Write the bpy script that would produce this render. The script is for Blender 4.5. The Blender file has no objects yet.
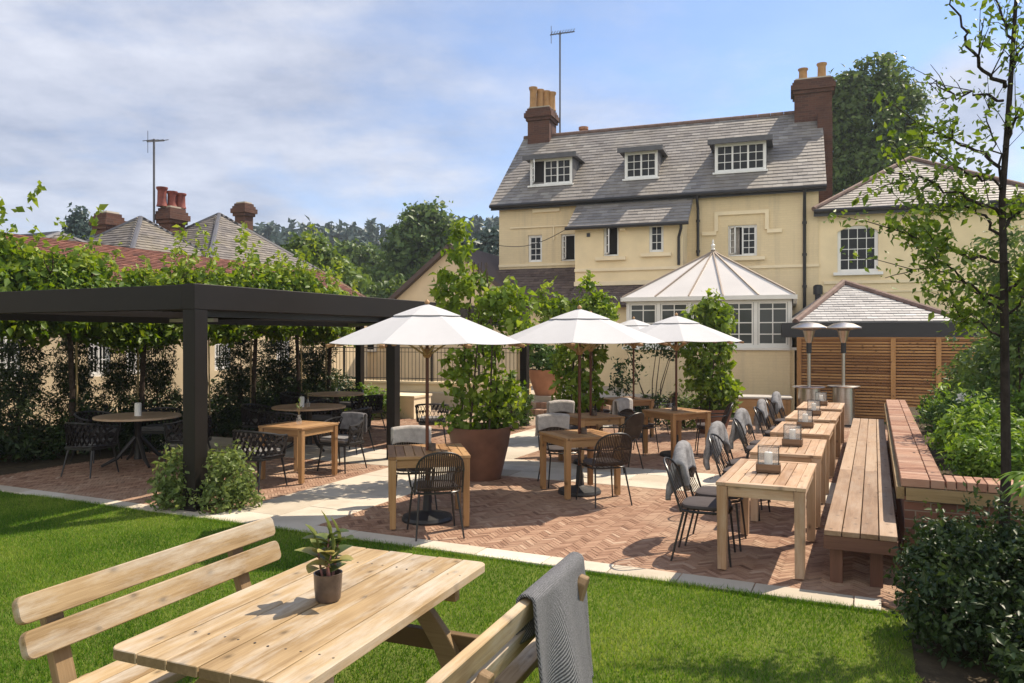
import bpy, bmesh, math, random
import numpy as np
from mathutils import Vector, Matrix, Euler
R = math.radians
rnd = random.Random(11)
rng = np.random.default_rng(5)
scn = bpy.context.scene
col = scn.collection

# ------------------------------------------------------------------ camera, sky, sun, exposure
F, HY, HC = 770.0, 337.0, 1.98
cam = bpy.data.cameras.new('camera'); camo = bpy.data.objects.new('camera', cam); col.objects.link(camo)
cam.sensor_width = 36; cam.lens = F / 1024 * 36; cam.clip_end = 2000; cam.clip_start = .05
cam.shift_y = -(341.5 - HY) / 1024
camo.location = (0, 0, HC); camo.rotation_euler = (R(90), 0, 0)
scn.camera = camo
SUN_E, SUN_A = R(53), math.atan2(.83, .56)
sdir = Vector((math.cos(SUN_E) * math.sin(SUN_A), math.cos(SUN_E) * math.cos(SUN_A), math.sin(SUN_E)))
sl = bpy.data.lights.new('sun', 'SUN'); sl.energy = 5.0; sl.angle = R(.53); sl.color = (1, .87, .70)
so = bpy.data.objects.new('sun', sl); col.objects.link(so)
so.rotation_euler = sdir.to_track_quat('Z', 'Y').to_euler()
world = bpy.data.worlds.new('World'); scn.world = world; world.use_nodes = True
SKY_STRENGTH = .145
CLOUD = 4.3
def build_world():
    nt = world.node_tree; N = nt.nodes; L = nt.links; N.clear()
    out = N.new('ShaderNodeOutputWorld'); bg = N.new('ShaderNodeBackground'); bg.inputs[1].default_value = SKY_STRENGTH
    sky = N.new('ShaderNodeTexSky'); sky.sky_type = 'NISHITA'; sky.sun_disc = False
    sky.sun_elevation = SUN_E; sky.sun_rotation = SUN_A; sky.dust_density = .15; sky.ozone_density = 3.5; sky.air_density = .8
    tc = N.new('ShaderNodeTexCoord'); sep = N.new('ShaderNodeSeparateXYZ'); L.new(tc.outputs['Generated'], sep.inputs[0])
    def m(op, a, b=None):
        n = N.new('ShaderNodeMath'); n.operation = op
        for i, v in enumerate((a, b)):
            if v is None: continue
            if isinstance(v, (int, float)): n.inputs[i].default_value = v
            else: L.new(v, n.inputs[i])
        return n.outputs[0]
    zz = m('ADD', m('MAXIMUM', sep.outputs[2], 0.0), .16)
    cx = m('DIVIDE', sep.outputs[0], zz); cy = m('DIVIDE', sep.outputs[1], zz)
    comb = N.new('ShaderNodeCombineXYZ'); L.new(cx, comb.inputs[0]); L.new(cy, comb.inputs[1]); comb.inputs[2].default_value = 3.7
    n1 = N.new('ShaderNodeTexNoise'); n1.inputs['Scale'].default_value = .75; n1.inputs['Detail'].default_value = 9; n1.inputs['Roughness'].default_value = .58
    n1.inputs['Distortion'].default_value = .35
    L.new(comb.outputs[0], n1.inputs['Vector'])
    n2 = N.new('ShaderNodeTexNoise'); n2.inputs['Scale'].default_value = 2.6; n2.inputs['Detail'].default_value = 8; n2.inputs['Roughness'].default_value = .6
    L.new(comb.outputs[0], n2.inputs['Vector'])
    # more cloud towards the left (west) and low over the horizon
    side = m('MULTIPLY', sep.outputs[0], -.34)
    low = m('MULTIPLY', m('SUBTRACT', .22, sep.outputs[2]), .30)
    behind = m('MULTIPLY', m('MAXIMUM', m('MULTIPLY', sep.outputs[1], -1.0), 0.0), .55)  # cloud added behind the camera to fill the shaded facade
    dens = m('ADD', m('ADD', m('ADD', m('ADD', n1.outputs[0], m('MULTIPLY', m('SUBTRACT', n2.outputs[0], .5), .34)), side), low), behind)
    dv = N.new('ShaderNodeVectorMath'); dv.operation = 'DISTANCE'; L.new(tc.outputs['Generated'], dv.inputs[0]); dv.inputs[1].default_value = (.497, .836, .232)
    dens = m('ADD', dens, m('MULTIPLY', m('MAXIMUM', m('SUBTRACT', 1.0, m('DIVIDE', dv.outputs['Value'], .10)), 0.0), .75))
    ramp = N.new('ShaderNodeValToRGB'); L.new(dens, ramp.inputs[0])
    ramp.color_ramp.elements[0].position = .36; ramp.color_ramp.elements[0].color = (.16, .16, .16, 1)
    ramp.color_ramp.elements[1].position = .66; ramp.color_ramp.elements[1].color = (.86, .86, .86, 1)
    shade = N.new('ShaderNodeValToRGB'); L.new(n2.outputs[0], shade.inputs[0])
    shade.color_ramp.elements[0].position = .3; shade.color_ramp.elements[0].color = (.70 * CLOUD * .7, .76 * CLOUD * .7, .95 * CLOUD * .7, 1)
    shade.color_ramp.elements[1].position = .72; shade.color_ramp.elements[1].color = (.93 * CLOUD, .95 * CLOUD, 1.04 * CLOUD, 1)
    mix = N.new('ShaderNodeMix'); mix.data_type = 'RGBA'
    L.new(ramp.outputs[0], mix.inputs[0]); L.new(sky.outputs[0], mix.inputs[6])
    fill_glow = N.new('ShaderNodeMix'); fill_glow.data_type = 'RGBA'; L.new(m('MULTIPLY', behind, 1.9), fill_glow.inputs[0]); L.new(shade.outputs[0], fill_glow.inputs[6]); fill_glow.inputs[7].default_value = (7.6, 7.3, 6.8, 1)  # added bright warm cloud out of view, fill light for the facade
    L.new(fill_glow.outputs[2], mix.inputs[7])
    L.new(mix.outputs[2], bg.inputs[0]); L.new(bg.outputs[0], out.inputs[0])
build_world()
scn.view_settings.view_transform = 'Standard'; scn.view_settings.look = 'None'
scn.view_settings.gamma = 1; scn.view_settings.use_curve_mapping = False
scn.view_settings.exposure = .55
scn.render.resolution_x = 1024; scn.render.resolution_y = 683

# ------------------------------------------------------------------ places
TA = R(25.2); TC, TS = math.cos(TA), math.sin(TA)
def TP(u, v, z=0): return Vector((u * TC + v * TS, -u * TS + v * TC, z))      # terrace frame
TROT = -TA
HA = R(19.9); HCs, HSn = math.cos(HA), math.sin(HA)
H0 = Vector((9.88, 24.0, 0))
def hx(px, d=0.0):                                                             # house frame: along-wall coordinate of a sight line at depth d
    k = (px - 512) / F; x0, y0 = H0.x + HSn * d, H0.y + HCs * d
    return (k * y0 - x0) / (HCs + k * HSn)
def hz(py, X, d=0.0):
    Y = H0.y - HSn * X + HCs * d
    return HC - (py - HY) * Y / F
def W(px, Y, z=0): return Vector(((px - 512) / F * Y, Y, z))

# ------------------------------------------------------------------ materials
MATS = {}
class NB:
    def __init__(s, name):
        s.m = bpy.data.materials.new(name); s.m.use_nodes = True; s.nt = s.m.node_tree; s.N = s.nt.nodes; s.L = s.nt.links
        s.p = s.N['Principled BSDF']; s.out = s.N['Material Output']
        MATS[name] = s.m
    def n(s, t, **k):
        n = s.N.new(t)
        for a, b in k.items(): setattr(n, a, b)
        return n
    def link(s, a, b): s.L.new(a, b)
    def attr(s, name): return s.n('ShaderNodeAttribute', attribute_name=name)
    def math(s, op, a, b=None, clamp=False):
        n = s.n('ShaderNodeMath', operation=op, use_clamp=clamp)
        for i, v in enumerate((a, b)):
            if v is None: continue
            if isinstance(v, (int, float)): n.inputs[i].default_value = v
            else: s.link(v, n.inputs[i])
        return n.outputs[0]
    def mapping(s, vec, scale=(1, 1, 1), rot=(0, 0, 0)):
        n = s.n('ShaderNodeMapping'); n.inputs['Scale'].default_value = scale; n.inputs['Rotation'].default_value = rot
        s.link(vec, n.inputs[0]); return n.outputs[0]
    def noise(s, vec, scale, detail=4, rough=.55, dist=0):
        n = s.n('ShaderNodeTexNoise'); n.inputs['Scale'].default_value = scale; n.inputs['Detail'].default_value = detail
        n.inputs['Roughness'].default_value = rough; n.inputs['Distortion'].default_value = dist
        if vec is not None: s.link(vec, n.inputs['Vector'])
        return n.outputs[0]
    def ramp(s, fac, stops):
        n = s.n('ShaderNodeValToRGB'); e = n.color_ramp.elements
        while len(e) < len(stops): e.new(.5)
        for i, (p, c) in enumerate(stops): e[i].position = p; e[i].color = (*c, 1)
        s.link(fac, n.inputs[0]); return n.outputs[0]
    def mix(s, fac, a, b, blend='MIX'):
        n = s.n('ShaderNodeMix', data_type='RGBA', blend_type=blend)
        for i, v in ((0, fac), (6, a), (7, b)):
            if isinstance(v, (int, float)): n.inputs[i].default_value = v
            elif isinstance(v, tuple): n.inputs[i].default_value = (*v, 1)
            else: s.link(v, n.inputs[i])
        return n.outputs[2]
    def base(s, c, rough=.6, spec=.5, metal=0):
        if isinstance(c, tuple): s.p.inputs['Base Color'].default_value = (*c, 1)
        else: s.link(c, s.p.inputs['Base Color'])
        if isinstance(rough, (int, float)): s.p.inputs['Roughness'].default_value = rough
        else: s.link(rough, s.p.inputs['Roughness'])
        s.p.inputs['Specular IOR Level'].default_value = spec; s.p.inputs['Metallic'].default_value = metal
    def bump(s, h, strength=.3, dist=.01):
        n = s.n('ShaderNodeBump'); n.inputs['Strength'].default_value = strength; n.inputs['Distance'].default_value = dist
        s.link(h, n.inputs['Height']); s.link(n.outputs[0], s.p.inputs['Normal'])
    def obj(s): return s.n('ShaderNodeTexCoord').outputs['Object']
    def rand(s): return s.n('ShaderNodeObjectInfo').outputs['Random']

def simple(name, c, rough=.6, var=.15, scale=6, bump=0, spec=.5, metal=0, bscale=None):
    b = NB(name); v = b.noise(b.obj(), scale, 5)
    lo = tuple(x * (1 - var) for x in c); hi = tuple(min(1, x * (1 + var)) for x in c)
    b.base(b.ramp(v, [(.3, lo), (.7, hi)]), rough, spec, metal)
    if bump: b.bump(b.noise(b.obj(), bscale or scale * 8, 4), bump, .006)
    return b.m
def tinted(name, stops, rough=.7, bump=.3, bscale=40, var=.25, nscale=9, spec=.4, stain=None):
    """colour from the per-piece 'tint' attribute, broken up by noise"""
    b = NB(name); t = b.attr('tint').outputs['Fac']; o = b.obj()
    n = b.noise(o, nscale, 6, .65)
    f = b.math('ADD', t, b.math('MULTIPLY', b.math('SUBTRACT', n, .5), var * 2), True)
    c = b.ramp(f, stops)
    if stain:
        s2 = b.noise(o, stain[0], 5, .6)
        c = b.mix(b.ramp(s2, [(.48, (0, 0, 0)), (.68, (stain[2],) * 3)]), c, stain[1])
    b.base(c, rough, spec)
    b.bump(b.noise(o, bscale, 4), bump, .006)
    return b.m
def wood(name, lo, mid, hi, rough=.62, knots=True, weather=None, gs=1.0):
    b = NB(name); g = b.attr('gc').outputs['Vector']; t = b.attr('tint').outputs['Fac']
    n1 = b.noise(b.mapping(g, (1.6 * gs, 26 * gs, 26 * gs)), 1.0, 6, .6, .8)
    n2 = b.noise(b.mapping(g, (5 * gs, 120 * gs, 120 * gs)), 1.0, 3, .6)
    n3 = b.noise(b.mapping(g, (1.3, 3.5, 3.5)), 1.0, 3)
    f = b.math('ADD', b.math('MULTIPLY', n1, .55), b.math('MULTIPLY', n2, .25))
    f = b.math('ADD', f, b.math('MULTIPLY', b.math('SUBTRACT', t, .5), .42)); f = b.math('ADD', f, b.math('MULTIPLY', b.math('SUBTRACT', n3, .5), .5))
    c = b.ramp(f, [(.16, lo), (.42, mid), (.68, hi)])
    if knots:
        v = b.n('ShaderNodeTexVoronoi', voronoi_dimensions='2D'); v.inputs['Scale'].default_value = 1
        b.link(b.mapping(g, (4.2 * gs, 7.0 * gs, .3)), v.inputs['Vector'])
        sepc = b.n('ShaderNodeSeparateColor'); b.link(v.outputs['Color'], sepc.inputs[0])
        on = b.math('GREATER_THAN', sepc.outputs[0], .50)
        k = b.math('MULTIPLY', b.ramp(v.outputs['Distance'], [(.035, (1,) * 3), (.085, (.45,) * 3), (.17, (0,) * 3)]), on)
        c = b.mix(b.math('MULTIPLY', k, .8), c, tuple(x * .42 for x in lo))
    if weather:
        w = b.noise(b.mapping(g, (.9, 4, 4)), 1.7, 5, .7)
        c = b.mix(b.ramp(w, [(.45, (0,) * 3), (.72, (weather[1],) * 3)]), c, weather[0])
    b.base(c, rough, .35)
    b.bump(b.math('ADD', n2, b.math('MULTIPLY', n1, .6)), .35, .003)
    return b.m
def leafmat(name, dark, mid, light, trans=.35, rough=.5, spec=.35):
    b = NB(name); t = b.attr('tint').outputs['Fac']
    c = b.ramp(t, [(.0, dark), (.5, mid), (1.0, light)])
    b.base(c, rough, spec)
    tr = b.n('ShaderNodeBsdfTranslucent'); hs = b.n('ShaderNodeHueSaturation'); hs.inputs['Value'].default_value = 1.25; hs.inputs['Saturation'].default_value = 1.1
    hs.inputs['Hue'].default_value = .485
    b.link(c, hs.inputs['Color']); b.link(hs.outputs[0], tr.inputs[0])
    mx = b.n('ShaderNodeMixShader'); mx.inputs[0].default_value = trans
    b.link(b.p.outputs[0], mx.inputs[1]); b.link(tr.outputs[0], mx.inputs[2]); b.link(mx.outputs[0], b.out.inputs[0])
    return b.m
def brickwall(name, c1, c2, mortar, bw=.225, bh=.075, var=.5, paint=False):
    b = NB(name); o = b.obj(); s = b.n('ShaderNodeSeparateXYZ'); b.link(o, s.inputs[0])
    cb = b.n('ShaderNodeCombineXYZ'); b.link(b.math('ADD', s.outputs[0], s.outputs[1]), cb.inputs[0]); b.link(s.outputs[2], cb.inputs[1])
    br = b.n('ShaderNodeTexBrick'); br.inputs['Scale'].default_value = 1; br.inputs['Brick Width'].default_value = bw; br.inputs['Row Height'].default_value = bh
    br.inputs['Mortar Size'].default_value = .006; br.inputs['Mortar Smooth'].default_value = .4; br.inputs['Bias'].default_value = 0
    br.inputs['Color1'].default_value = (*c1, 1); br.inputs['Color2'].default_value = (*c2, 1); br.inputs['Mortar'].default_value = (*mortar, 1)
    b.link(cb.outputs[0], br.inputs['Vector'])
    n = b.noise(o, 1.3, 6, .6); n2 = b.noise(o, 14, 4, .6)
    c = b.mix(b.ramp(n, [(.35, (0,) * 3), (.75, (var,) * 3)]), br.outputs['Color'], tuple(x * .55 for x in c1) if not paint else tuple(x * .8 for x in c1))
    c = b.mix(b.math('MULTIPLY', n2, .28), c, tuple(x * .7 for x in c2))
    if paint:
        st = b.noise(b.mapping(o, (2.2, 2.2, .16)), 1.6, 5, .65); c = b.mix(b.ramp(st, [(.5, (0,) * 3), (.78, (.55,) * 3)]), c, (.47, .39, .27))
    b.base(c, .85, .25)
    b.bump(b.math('SUBTRACT', b.math('MULTIPLY', n2, .4), br.outputs['Fac']), .35 if paint else .6, .008)
    return b.m
def glass(name, c=(.012, .014, .016), rough=.05, alpha=None):
    b = NB(name); b.base(c, rough, .22)
    if alpha is not None:
        tr = b.n('ShaderNodeBsdfTransparent'); mx = b.n('ShaderNodeMixShader'); mx.inputs[0].default_value = alpha
        b.link(tr.outputs[0], mx.inputs[1]); b.link(b.p.outputs[0], mx.inputs[2]); b.link(mx.outputs[0], b.out.inputs[0])
    else:
        n = b.noise(b.obj(), 1.6, 2); b.bump(n, .05, .02)
    return b.m
def cloth(name, c, trans=0, rough=.9, weave=260, var=.08, stripes=None):
    b = NB(name); o = b.obj(); n = b.noise(o, 7, 4)
    col_ = b.ramp(n, [(.3, tuple(x * (1 - var) for x in c)), (.7, tuple(min(1, x * (1 + var)) for x in c))])
    b.base(col_, rough, .2)
    b.bump(b.noise(o, weave, 2), .3, .003)
    if trans:
        tr = b.n('ShaderNodeBsdfTranslucent'); b.link(col_, tr.inputs[0]); mx = b.n('ShaderNodeMixShader'); mx.inputs[0].default_value = trans
        b.link(b.p.outputs[0], mx.inputs[1]); b.link(tr.outputs[0], mx.inputs[2]); b.link(mx.outputs[0], b.out.inputs[0])
    return b.m
def build_mats():
    # ground
    b = NB('lawn'); o = b.obj(); n = b.noise(o, 2.2, 5); n2 = b.noise(o, 30, 4)
    b.base(b.ramp(b.math('ADD', b.math('MULTIPLY', n, .6), b.math('MULTIPLY', n2, .4)), [(.3, (.07, .10, .014)), (.7, (.14, .175, .03))]), .9, .2); b.bump(n2, .8, .03)
    leafmat('grass_blade', (.05, .125, .014), (.12, .245, .024), (.31, .38, .075), .42, .6, .12)
    simple('earth', (.07, .055, .035), .95, .35, 9, .9, .1)
    simple('far_field', (.07, .11, .03), .95, .4, .05, 0, .1)
    simple('mortar_sand', (.33, .25, .18), .95, .25, 20, .5, .1)
    tinted('paving_brick', [(.0, (.13, .07, .048)), (.35, (.255, .148, .098)), (.7, (.36, .228, .155)), (1, (.47, .35, .26))], .88, .5, 60, .22, 14, .2, (.7, (.47, .36, .26), .5))
    tinted('stone_slab', [(0, (.40, .35, .27)), (.5, (.52, .46, .37)), (1, (.62, .57, .48))], .8, .4, 50, .2, 5, .3, (1.1, (.34, .29, .22), .55))
    # wood
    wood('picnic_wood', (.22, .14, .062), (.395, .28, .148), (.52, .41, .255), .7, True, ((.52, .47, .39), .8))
    wood('picnic_wood_shaded', (.13, .08, .035), (.21, .135, .065), (.29, .2, .105), .7, True)  # darker copy of the picnic wood, shade under the table put into the colour
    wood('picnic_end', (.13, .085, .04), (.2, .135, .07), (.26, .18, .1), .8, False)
    wood('teak', (.22, .112, .045), (.345, .19, .08), (.45, .275, .13), .5, True)
    wood('lantern_wood', (.10, .055, .03), (.17, .10, .055), (.24, .15, .09), .6, False)
    wood('teak_pale', (.29, .165, .085), (.43, .27, .155), (.54, .38, .245), .55, True, ((.55, .46, .36), .5))
    wood('bench_wood', (.19, .115, .065), (.295, .19, .115), (.39, .275, .18), .65, True, ((.38, .31, .24), .5))
    wood('bench_dark', (.11, .052, .034), (.17, .085, .055), (.23, .125, .085), .7, False)
    wood('fence_wood', (.22, .10, .036), (.36, .18, .065), (.48, .265, .105), .6, True)
    wood('sleeper', (.16, .11, .05), (.27, .19, .09), (.38, .28, .15), .75, True)
    wood('pole_wood', (.10, .032, .016), (.15, .05, .025), (.20, .075, .036), .4, False)
    # metal, fabric
    tinted('cap_brick', [(0, (.18, .085, .058)), (.4, (.31, .165, .11)), (.75, (.40, .235, .16)), (1, (.48, .32, .24))], .85, .5, 50, .2, 12, .25, (1.2, (.42, .32, .25), .4))
    simple('dark_metal', (.022, .019, .018), .42, .15, 5, 0, .5)
    simple('pergola_metal', (.015, .0115, .009), .5, .12, 3, .05, .22)
    simple('chair_metal', (.016, .015, .015), .38, .1, 5)
    b = NB('steel'); n = b.noise(b.mapping(b.obj(), (1, 1, 60)), 4, 3); b.base(b.ramp(n, [(.3, (.42, .39, .35)), (.7, (.62, .58, .54))]), .32, .5, 1)
    simple('black_plastic', (.02, .02, .021), .5, .1, 6)
    cloth('rope', (.058, .040, .030), 0, .85, 120, .25)
    cloth('black_rope', (.022, .018, .017), 0, .85, 120, .25)
    cloth('cushion_grey', (.075, .065, .066), 0, .95, 220, .12)
    cloth('cushion_pale', (.2, .195, .195), 0, .95, 220, .1)
    cloth('canopy', (.62, .62, .63), .25, .85, 300, .02)
    simple('sheepskin', (.42, .39, .36), .95, .2, 12, 1.0, .1, 0, 55)
    simple('grey_fleece', (.16, .155, .16), .95, .3, 14, 1.0, .1, 0, 70)
    b = NB('knit'); o = b.obj(); w = b.n('ShaderNodeTexWave', wave_type='BANDS', bands_direction='DIAGONAL'); w.inputs['Scale'].default_value = 48; w.inputs['Distortion'].default_value = 2.6
    w.inputs['Detail'].default_value = 2; w.inputs['Detail Scale'].default_value = 8; b.link(o, w.inputs['Vector'])
    n = b.noise(o, 120, 3); b.base(b.ramp(b.math('ADD', b.math('MULTIPLY', w.outputs[0], .6), b.math('MULTIPLY', n, .4)), [(.22, (.075, .08, .088)), (.75, (.46, .46, .47))]), .95, .1); b.bump(w.outputs[0], 1.0, .012)
    # buildings
    brickwall('cream_brick', (.80, .65, .41), (.76, .615, .385), (.72, .58, .365), .225, .075, .35, True)
    simple('cream_render', (.80, .655, .415), .85, .08, 1.6, .15, .25, 0, 30)
    simple('cream_trim', (.82, .69, .47), .8, .07, 2, .1, .25)
    simple('pale_render', (.66, .53, .35), .85, .12, 1.2, .15, .25)
    brickwall('red_brick', (.15, .068, .046), (.085, .043, .034), (.15, .11, .085), .225, .075, .6)
    brickwall('planter_brick', (.22, .10, .062), (.13, .066, .048), (.26, .22, .17), .225, .075, .45)
    simple('lead', (.09, .09, .1), .55, .2, 5, .1)
    tinted('slate', [(0, (.14, .126, .117)), (.4, (.205, .187, .172)), (.75, (.255, .236, .217)), (1, (.32, .298, .27))], .6, .3, 30, .2, 3, .5, (1.2, (.30, .26, .2), .35))
    tinted('slate_left', [(0, (.085, .078, .074)), (.4, (.145, .13, .12)), (1, (.22, .195, .17))], .7, .3, 30, .25, 3, .4, (.8, (.2, .17, .1), .5))
    tinted('slate_glare', [(0, (.26, .25, .248)), (.5, (.36, .35, .345)), (1, (.46, .45, .44))], .5, .3, 30, .15, 3, .5)  # slate lightened so that its colour carries the sun glare
    tinted('clay_tile', [(0, (.075, .032, .025)), (.5, (.155, .062, .043)), (1, (.25, .11, .075))], .8, .4, 40, .3, 6, .3)
    tinted('brown_tile', [(0, (.075, .055, .05)), (.5, (.12, .09, .08)), (1, (.17, .13, .11))], .8, .4, 40, .3, 6, .3)
    simple('ridge_tile', (.16, .10, .08), .8, .3, 5, .3)
    simple('white_paint', (.78, .77, .74), .4, .05, 3)
    simple('conservatory_white', (.74, .72, .66), .45, .05, 3)
    simple('conservatory_roof', (.60, .57, .535), .35, .06, 1.2, 0, .5)
    simple('taupe', (.33, .26, .2), .5, .1, 4); simple('gutter_black', (.018, .018, .02), .4, .1, 3)
    glass('window_glass'); glass('conservatory_glass', (.07, .075, .07), .06); glass('lantern_glass', (.6, .62, .62), .03, .16)
    simple('room_shade', (.02, .018, .017), .9, .2, 2)  # near-black colour stands in for the shade of the rooms
    simple('curtain', (.42, .38, .34), .9, .2, 9)
    simple('clay_pot', (.40, .22, .09), .8, .2, 5, .2); simple('terracotta', (.36, .17, .09), .85, .2, 4, .3)
    simple('bronze_pot', (.15, .07, .044), .55, .35, 3, .15); simple('small_pot', (.10, .072, .055), .35, .45, 14, .2)
    simple('candle_wax', (.82, .80, .75), .5, .04, 4); simple('grey_box', (.42, .39, .35), .6, .1, 2); 
    # vegetation
    simple('bark', (.075, .055, .042), .9, .4, 18, .8, .1); simple('bark_dark', (.035, .028, .024), .9, .4, 18, .8, .1)
    simple('cane', (.42, .30, .14), .7, .2, 12); simple('pink_stem', (.34, .15, .13), .6, .2, 12)
    leafmat('leaf_vine', (.07, .13, .012), (.15, .235, .025), (.30, .38, .06), .45)
    leafmat('leaf_pleached', (.055, .12, .012), (.135, .225, .022), (.31, .38, .06), .42)
    leafmat('leaf_yew', (.02, .036, .011), (.036, .06, .017), (.07, .105, .028), .2)
    leafmat('leaf_box', (.03, .07, .012), (.06, .125, .022), (.13, .2, .04), .3)
    leafmat('leaf_shrub_dark', (.012, .027, .008), (.027, .053, .013), (.07, .105, .026), .22, .42, .28)
    leafmat('leaf_planter', (.06, .135, .014), (.13, .235, .03), (.26, .37, .07), .42)
    leafmat('leaf_grey', (.07, .115, .03), (.15, .21, .055), (.27, .33, .10), .4)
    leafmat('leaf_young', (.05, .095, .012), (.105, .175, .022), (.22, .29, .05), .42, .45)
    leafmat('leaf_oak', (.045, .08, .018), (.09, .145, .03), (.17, .235, .055), .35)
    leafmat('leaf_mid', (.045, .085, .022), (.09, .15, .036), (.17, .23, .06), .35)
    leafmat('leaf_light', (.06, .105, .02), (.115, .18, .035), (.2, .27, .06), .35)
    leafmat('leaf_conifer', (.04, .068, .060), (.07, .108, .095), (.115, .16, .14), .15)  # lightened and blued, distance haze put into the leaf colour
    leafmat('leaf_red', (.11, .03, .02), (.18, .06, .035), (.22, .1, .05), .35)
    leafmat('leaf_variegated', (.05, .08, .02), (.14, .18, .045), (.42, .37, .14), .3, .4)
    leafmat('flower_white', (.7, .68, .6), (.8, .78, .7), (.85, .83, .78), .3)
build_mats()
M = MATS

# ------------------------------------------------------------------ mesh builder
def frame_from(d, up=(0, 0, 1)):
    d = Vector(d).normalized(); up = Vector(up)
    if abs(d.dot(up)) > .98: up = Vector((0, 1, 0)) if abs(d.z) > .9 else Vector((0, 0, 1))
    y = up.cross(d).normalized(); z = d.cross(y)
    return Matrix((d, y, z)).transposed()
class MB:
    def __init__(s): s.v = []; s.f = []; s.gc = []; s.t = []
    def add(s, vs, fs, gc=None, tint=None):
        k = len(s.v); t = rnd.random() if tint is None else tint
        s.v += [tuple(v) for v in vs]; s.f += [tuple(i + k for i in f) for f in fs]
        s.gc += [tuple(g) for g in (gc if gc is not None else vs)]; s.t += [t] * len(vs)
        return s
    def box(s, c, size, rot=None, tint=None, taper=None):
        hx_, hy_, hz_ = (q / 2 for q in size)
        loc = [(-hx_, -hy_, -hz_), (hx_, -hy_, -hz_), (hx_, hy_, -hz_), (-hx_, hy_, -hz_), (-hx_, -hy_, hz_), (hx_, -hy_, hz_), (hx_, hy_, hz_), (-hx_, hy_, hz_)]
        if taper: loc = [(x * taper, y * taper, z) if z < 0 else (x, y, z) for x, y, z in loc]
        ax = sorted(range(3), key=lambda i: -size[i]); off = (rnd.uniform(0, 50), rnd.uniform(0, 50), rnd.uniform(0, 50))
        gc = [tuple(p[ax[i]] + off[i] for i in range(3)) for p in loc]
        c = Vector(c)
        if rot is not None:
            if not isinstance(rot, Matrix): rot = Euler(rot).to_matrix()
            vs = [c + rot @ Vector(p) for p in loc]
        else: vs = [c + Vector(p) for p in loc]
        return s.add(vs, [(0, 3, 2, 1), (4, 5, 6, 7), (0, 1, 5, 4), (1, 2, 6, 5), (2, 3, 7, 6), (3, 0, 4, 7)], gc, tint)
    def bar(s, p, q, w, h, up=(0, 0, 1), tint=None):
        p = Vector(p); q = Vector(q); d = q - p
        return s.box((p + q) / 2, (d.length, w, h), frame_from(d, up), tint)
    def tube(s, pts, r, n=8, closed=False, tint=None):
        pts = [Vector(p) for p in pts]; m = len(pts); rr = r if isinstance(r, (list, tuple)) else [r] * m
        vs = []; gc = []; fs = []; ln = 0; prev = None; off = rnd.uniform(0, 40)
        for i, p in enumerate(pts):
            a = pts[(i - 1) % m] if (closed or i > 0) else p; b = pts[(i + 1) % m] if (closed or i < m - 1) else p
            d = (b - a)
            if d.length < 1e-7: d = Vector((0, 0, 1))
            d.normalize()
            if prev is None:
                fr = frame_from(d); y, z = fr.col[1].copy(), fr.col[2].copy()
            else:
                y = (prev - d * prev.dot(d))
                y = y.normalized() if y.length > 1e-5 else frame_from(d).col[1].copy()
                z = d.cross(y)
            prev = y
            if i: ln += (p - pts[i - 1]).length
            for k in range(n):
                t = 2 * math.pi * k / n
                vs.append(p + (y * math.cos(t) + z * math.sin(t)) * rr[i]); gc.append((ln + off, math.cos(t) * rr[i], math.sin(t) * rr[i]))
        for i in range(m if closed else m - 1):
            for k in range(n):
                a = i * n + k; b = i * n + (k + 1) % n; c = ((i + 1) % m) * n + (k + 1) % n; d = ((i + 1) % m) * n + k
                fs.append((a, b, c, d))
        if not closed: fs += [tuple(range(n - 1, -1, -1)), tuple(range((m - 1) * n, m * n))]
        return s.add(vs, fs, gc, tint)
    def lathe(s, prof, n=24, c=(0, 0, 0), cap=True, tint=None):
        c = Vector(c); vs = []; fs = []
        for r, z in prof:
            for k in range(n):
                t = 2 * math.pi * k / n; vs.append(c + Vector((math.cos(t) * r, math.sin(t) * r, z)))
        for i in range(len(prof) - 1):
            for k in range(n): fs.append((i * n + k, i * n + (k + 1) % n, (i + 1) * n + (k + 1) % n, (i + 1) * n + k))
        if cap: fs += [tuple(range(n - 1, -1, -1)), tuple(range((len(prof) - 1) * n, len(prof) * n))]
        return s.add(vs, fs, None, tint)
    def prism(s, poly, o, ex, ey, depth, tint=None):
        """polygon (2d) in the plane o, ex, ey, extruded by depth along ex x ey"""
        o = Vector(o); ex = Vector(ex); ey = Vector(ey); ez = ex.cross(ey).normalized() * depth; n = len(poly)
        off = (rnd.uniform(0, 40), rnd.uniform(0, 40))
        vs = [o + ex * a + ey * b for a, b in poly]; vs += [v + ez for v in vs]
        gc = [(a + off[0], b + off[1], 0) for a, b in poly] + [(a + off[0], b + off[1], depth) for a, b in poly]
        fs = [tuple(range(n - 1, -1, -1)), tuple(range(n, 2 * n))] + [(i, (i + 1) % n, n + (i + 1) % n, n + i) for i in range(n)]
        if depth < 0: fs = [f[::-1] for f in fs]
        return s.add(vs, fs, gc, tint)
    def quad(s, *p, tint=None): return s.add(p, [tuple(range(len(p)))], None, tint)
    def grid(s, fn, nu, nv, closed_u=False, tint=None):
        vs = [fn(i / (nu if closed_u else nu - 1), j / (nv - 1)) for j in range(nv) for i in range(nu)]; fs = []
        for j in range(nv - 1):
            for i in range(nu if closed_u else nu - 1):
                a = j * nu + i; b = j * nu + (i + 1) % nu; fs.append((a, b, b + nu, a + nu))
        return s.add(vs, fs, None, tint)
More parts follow.
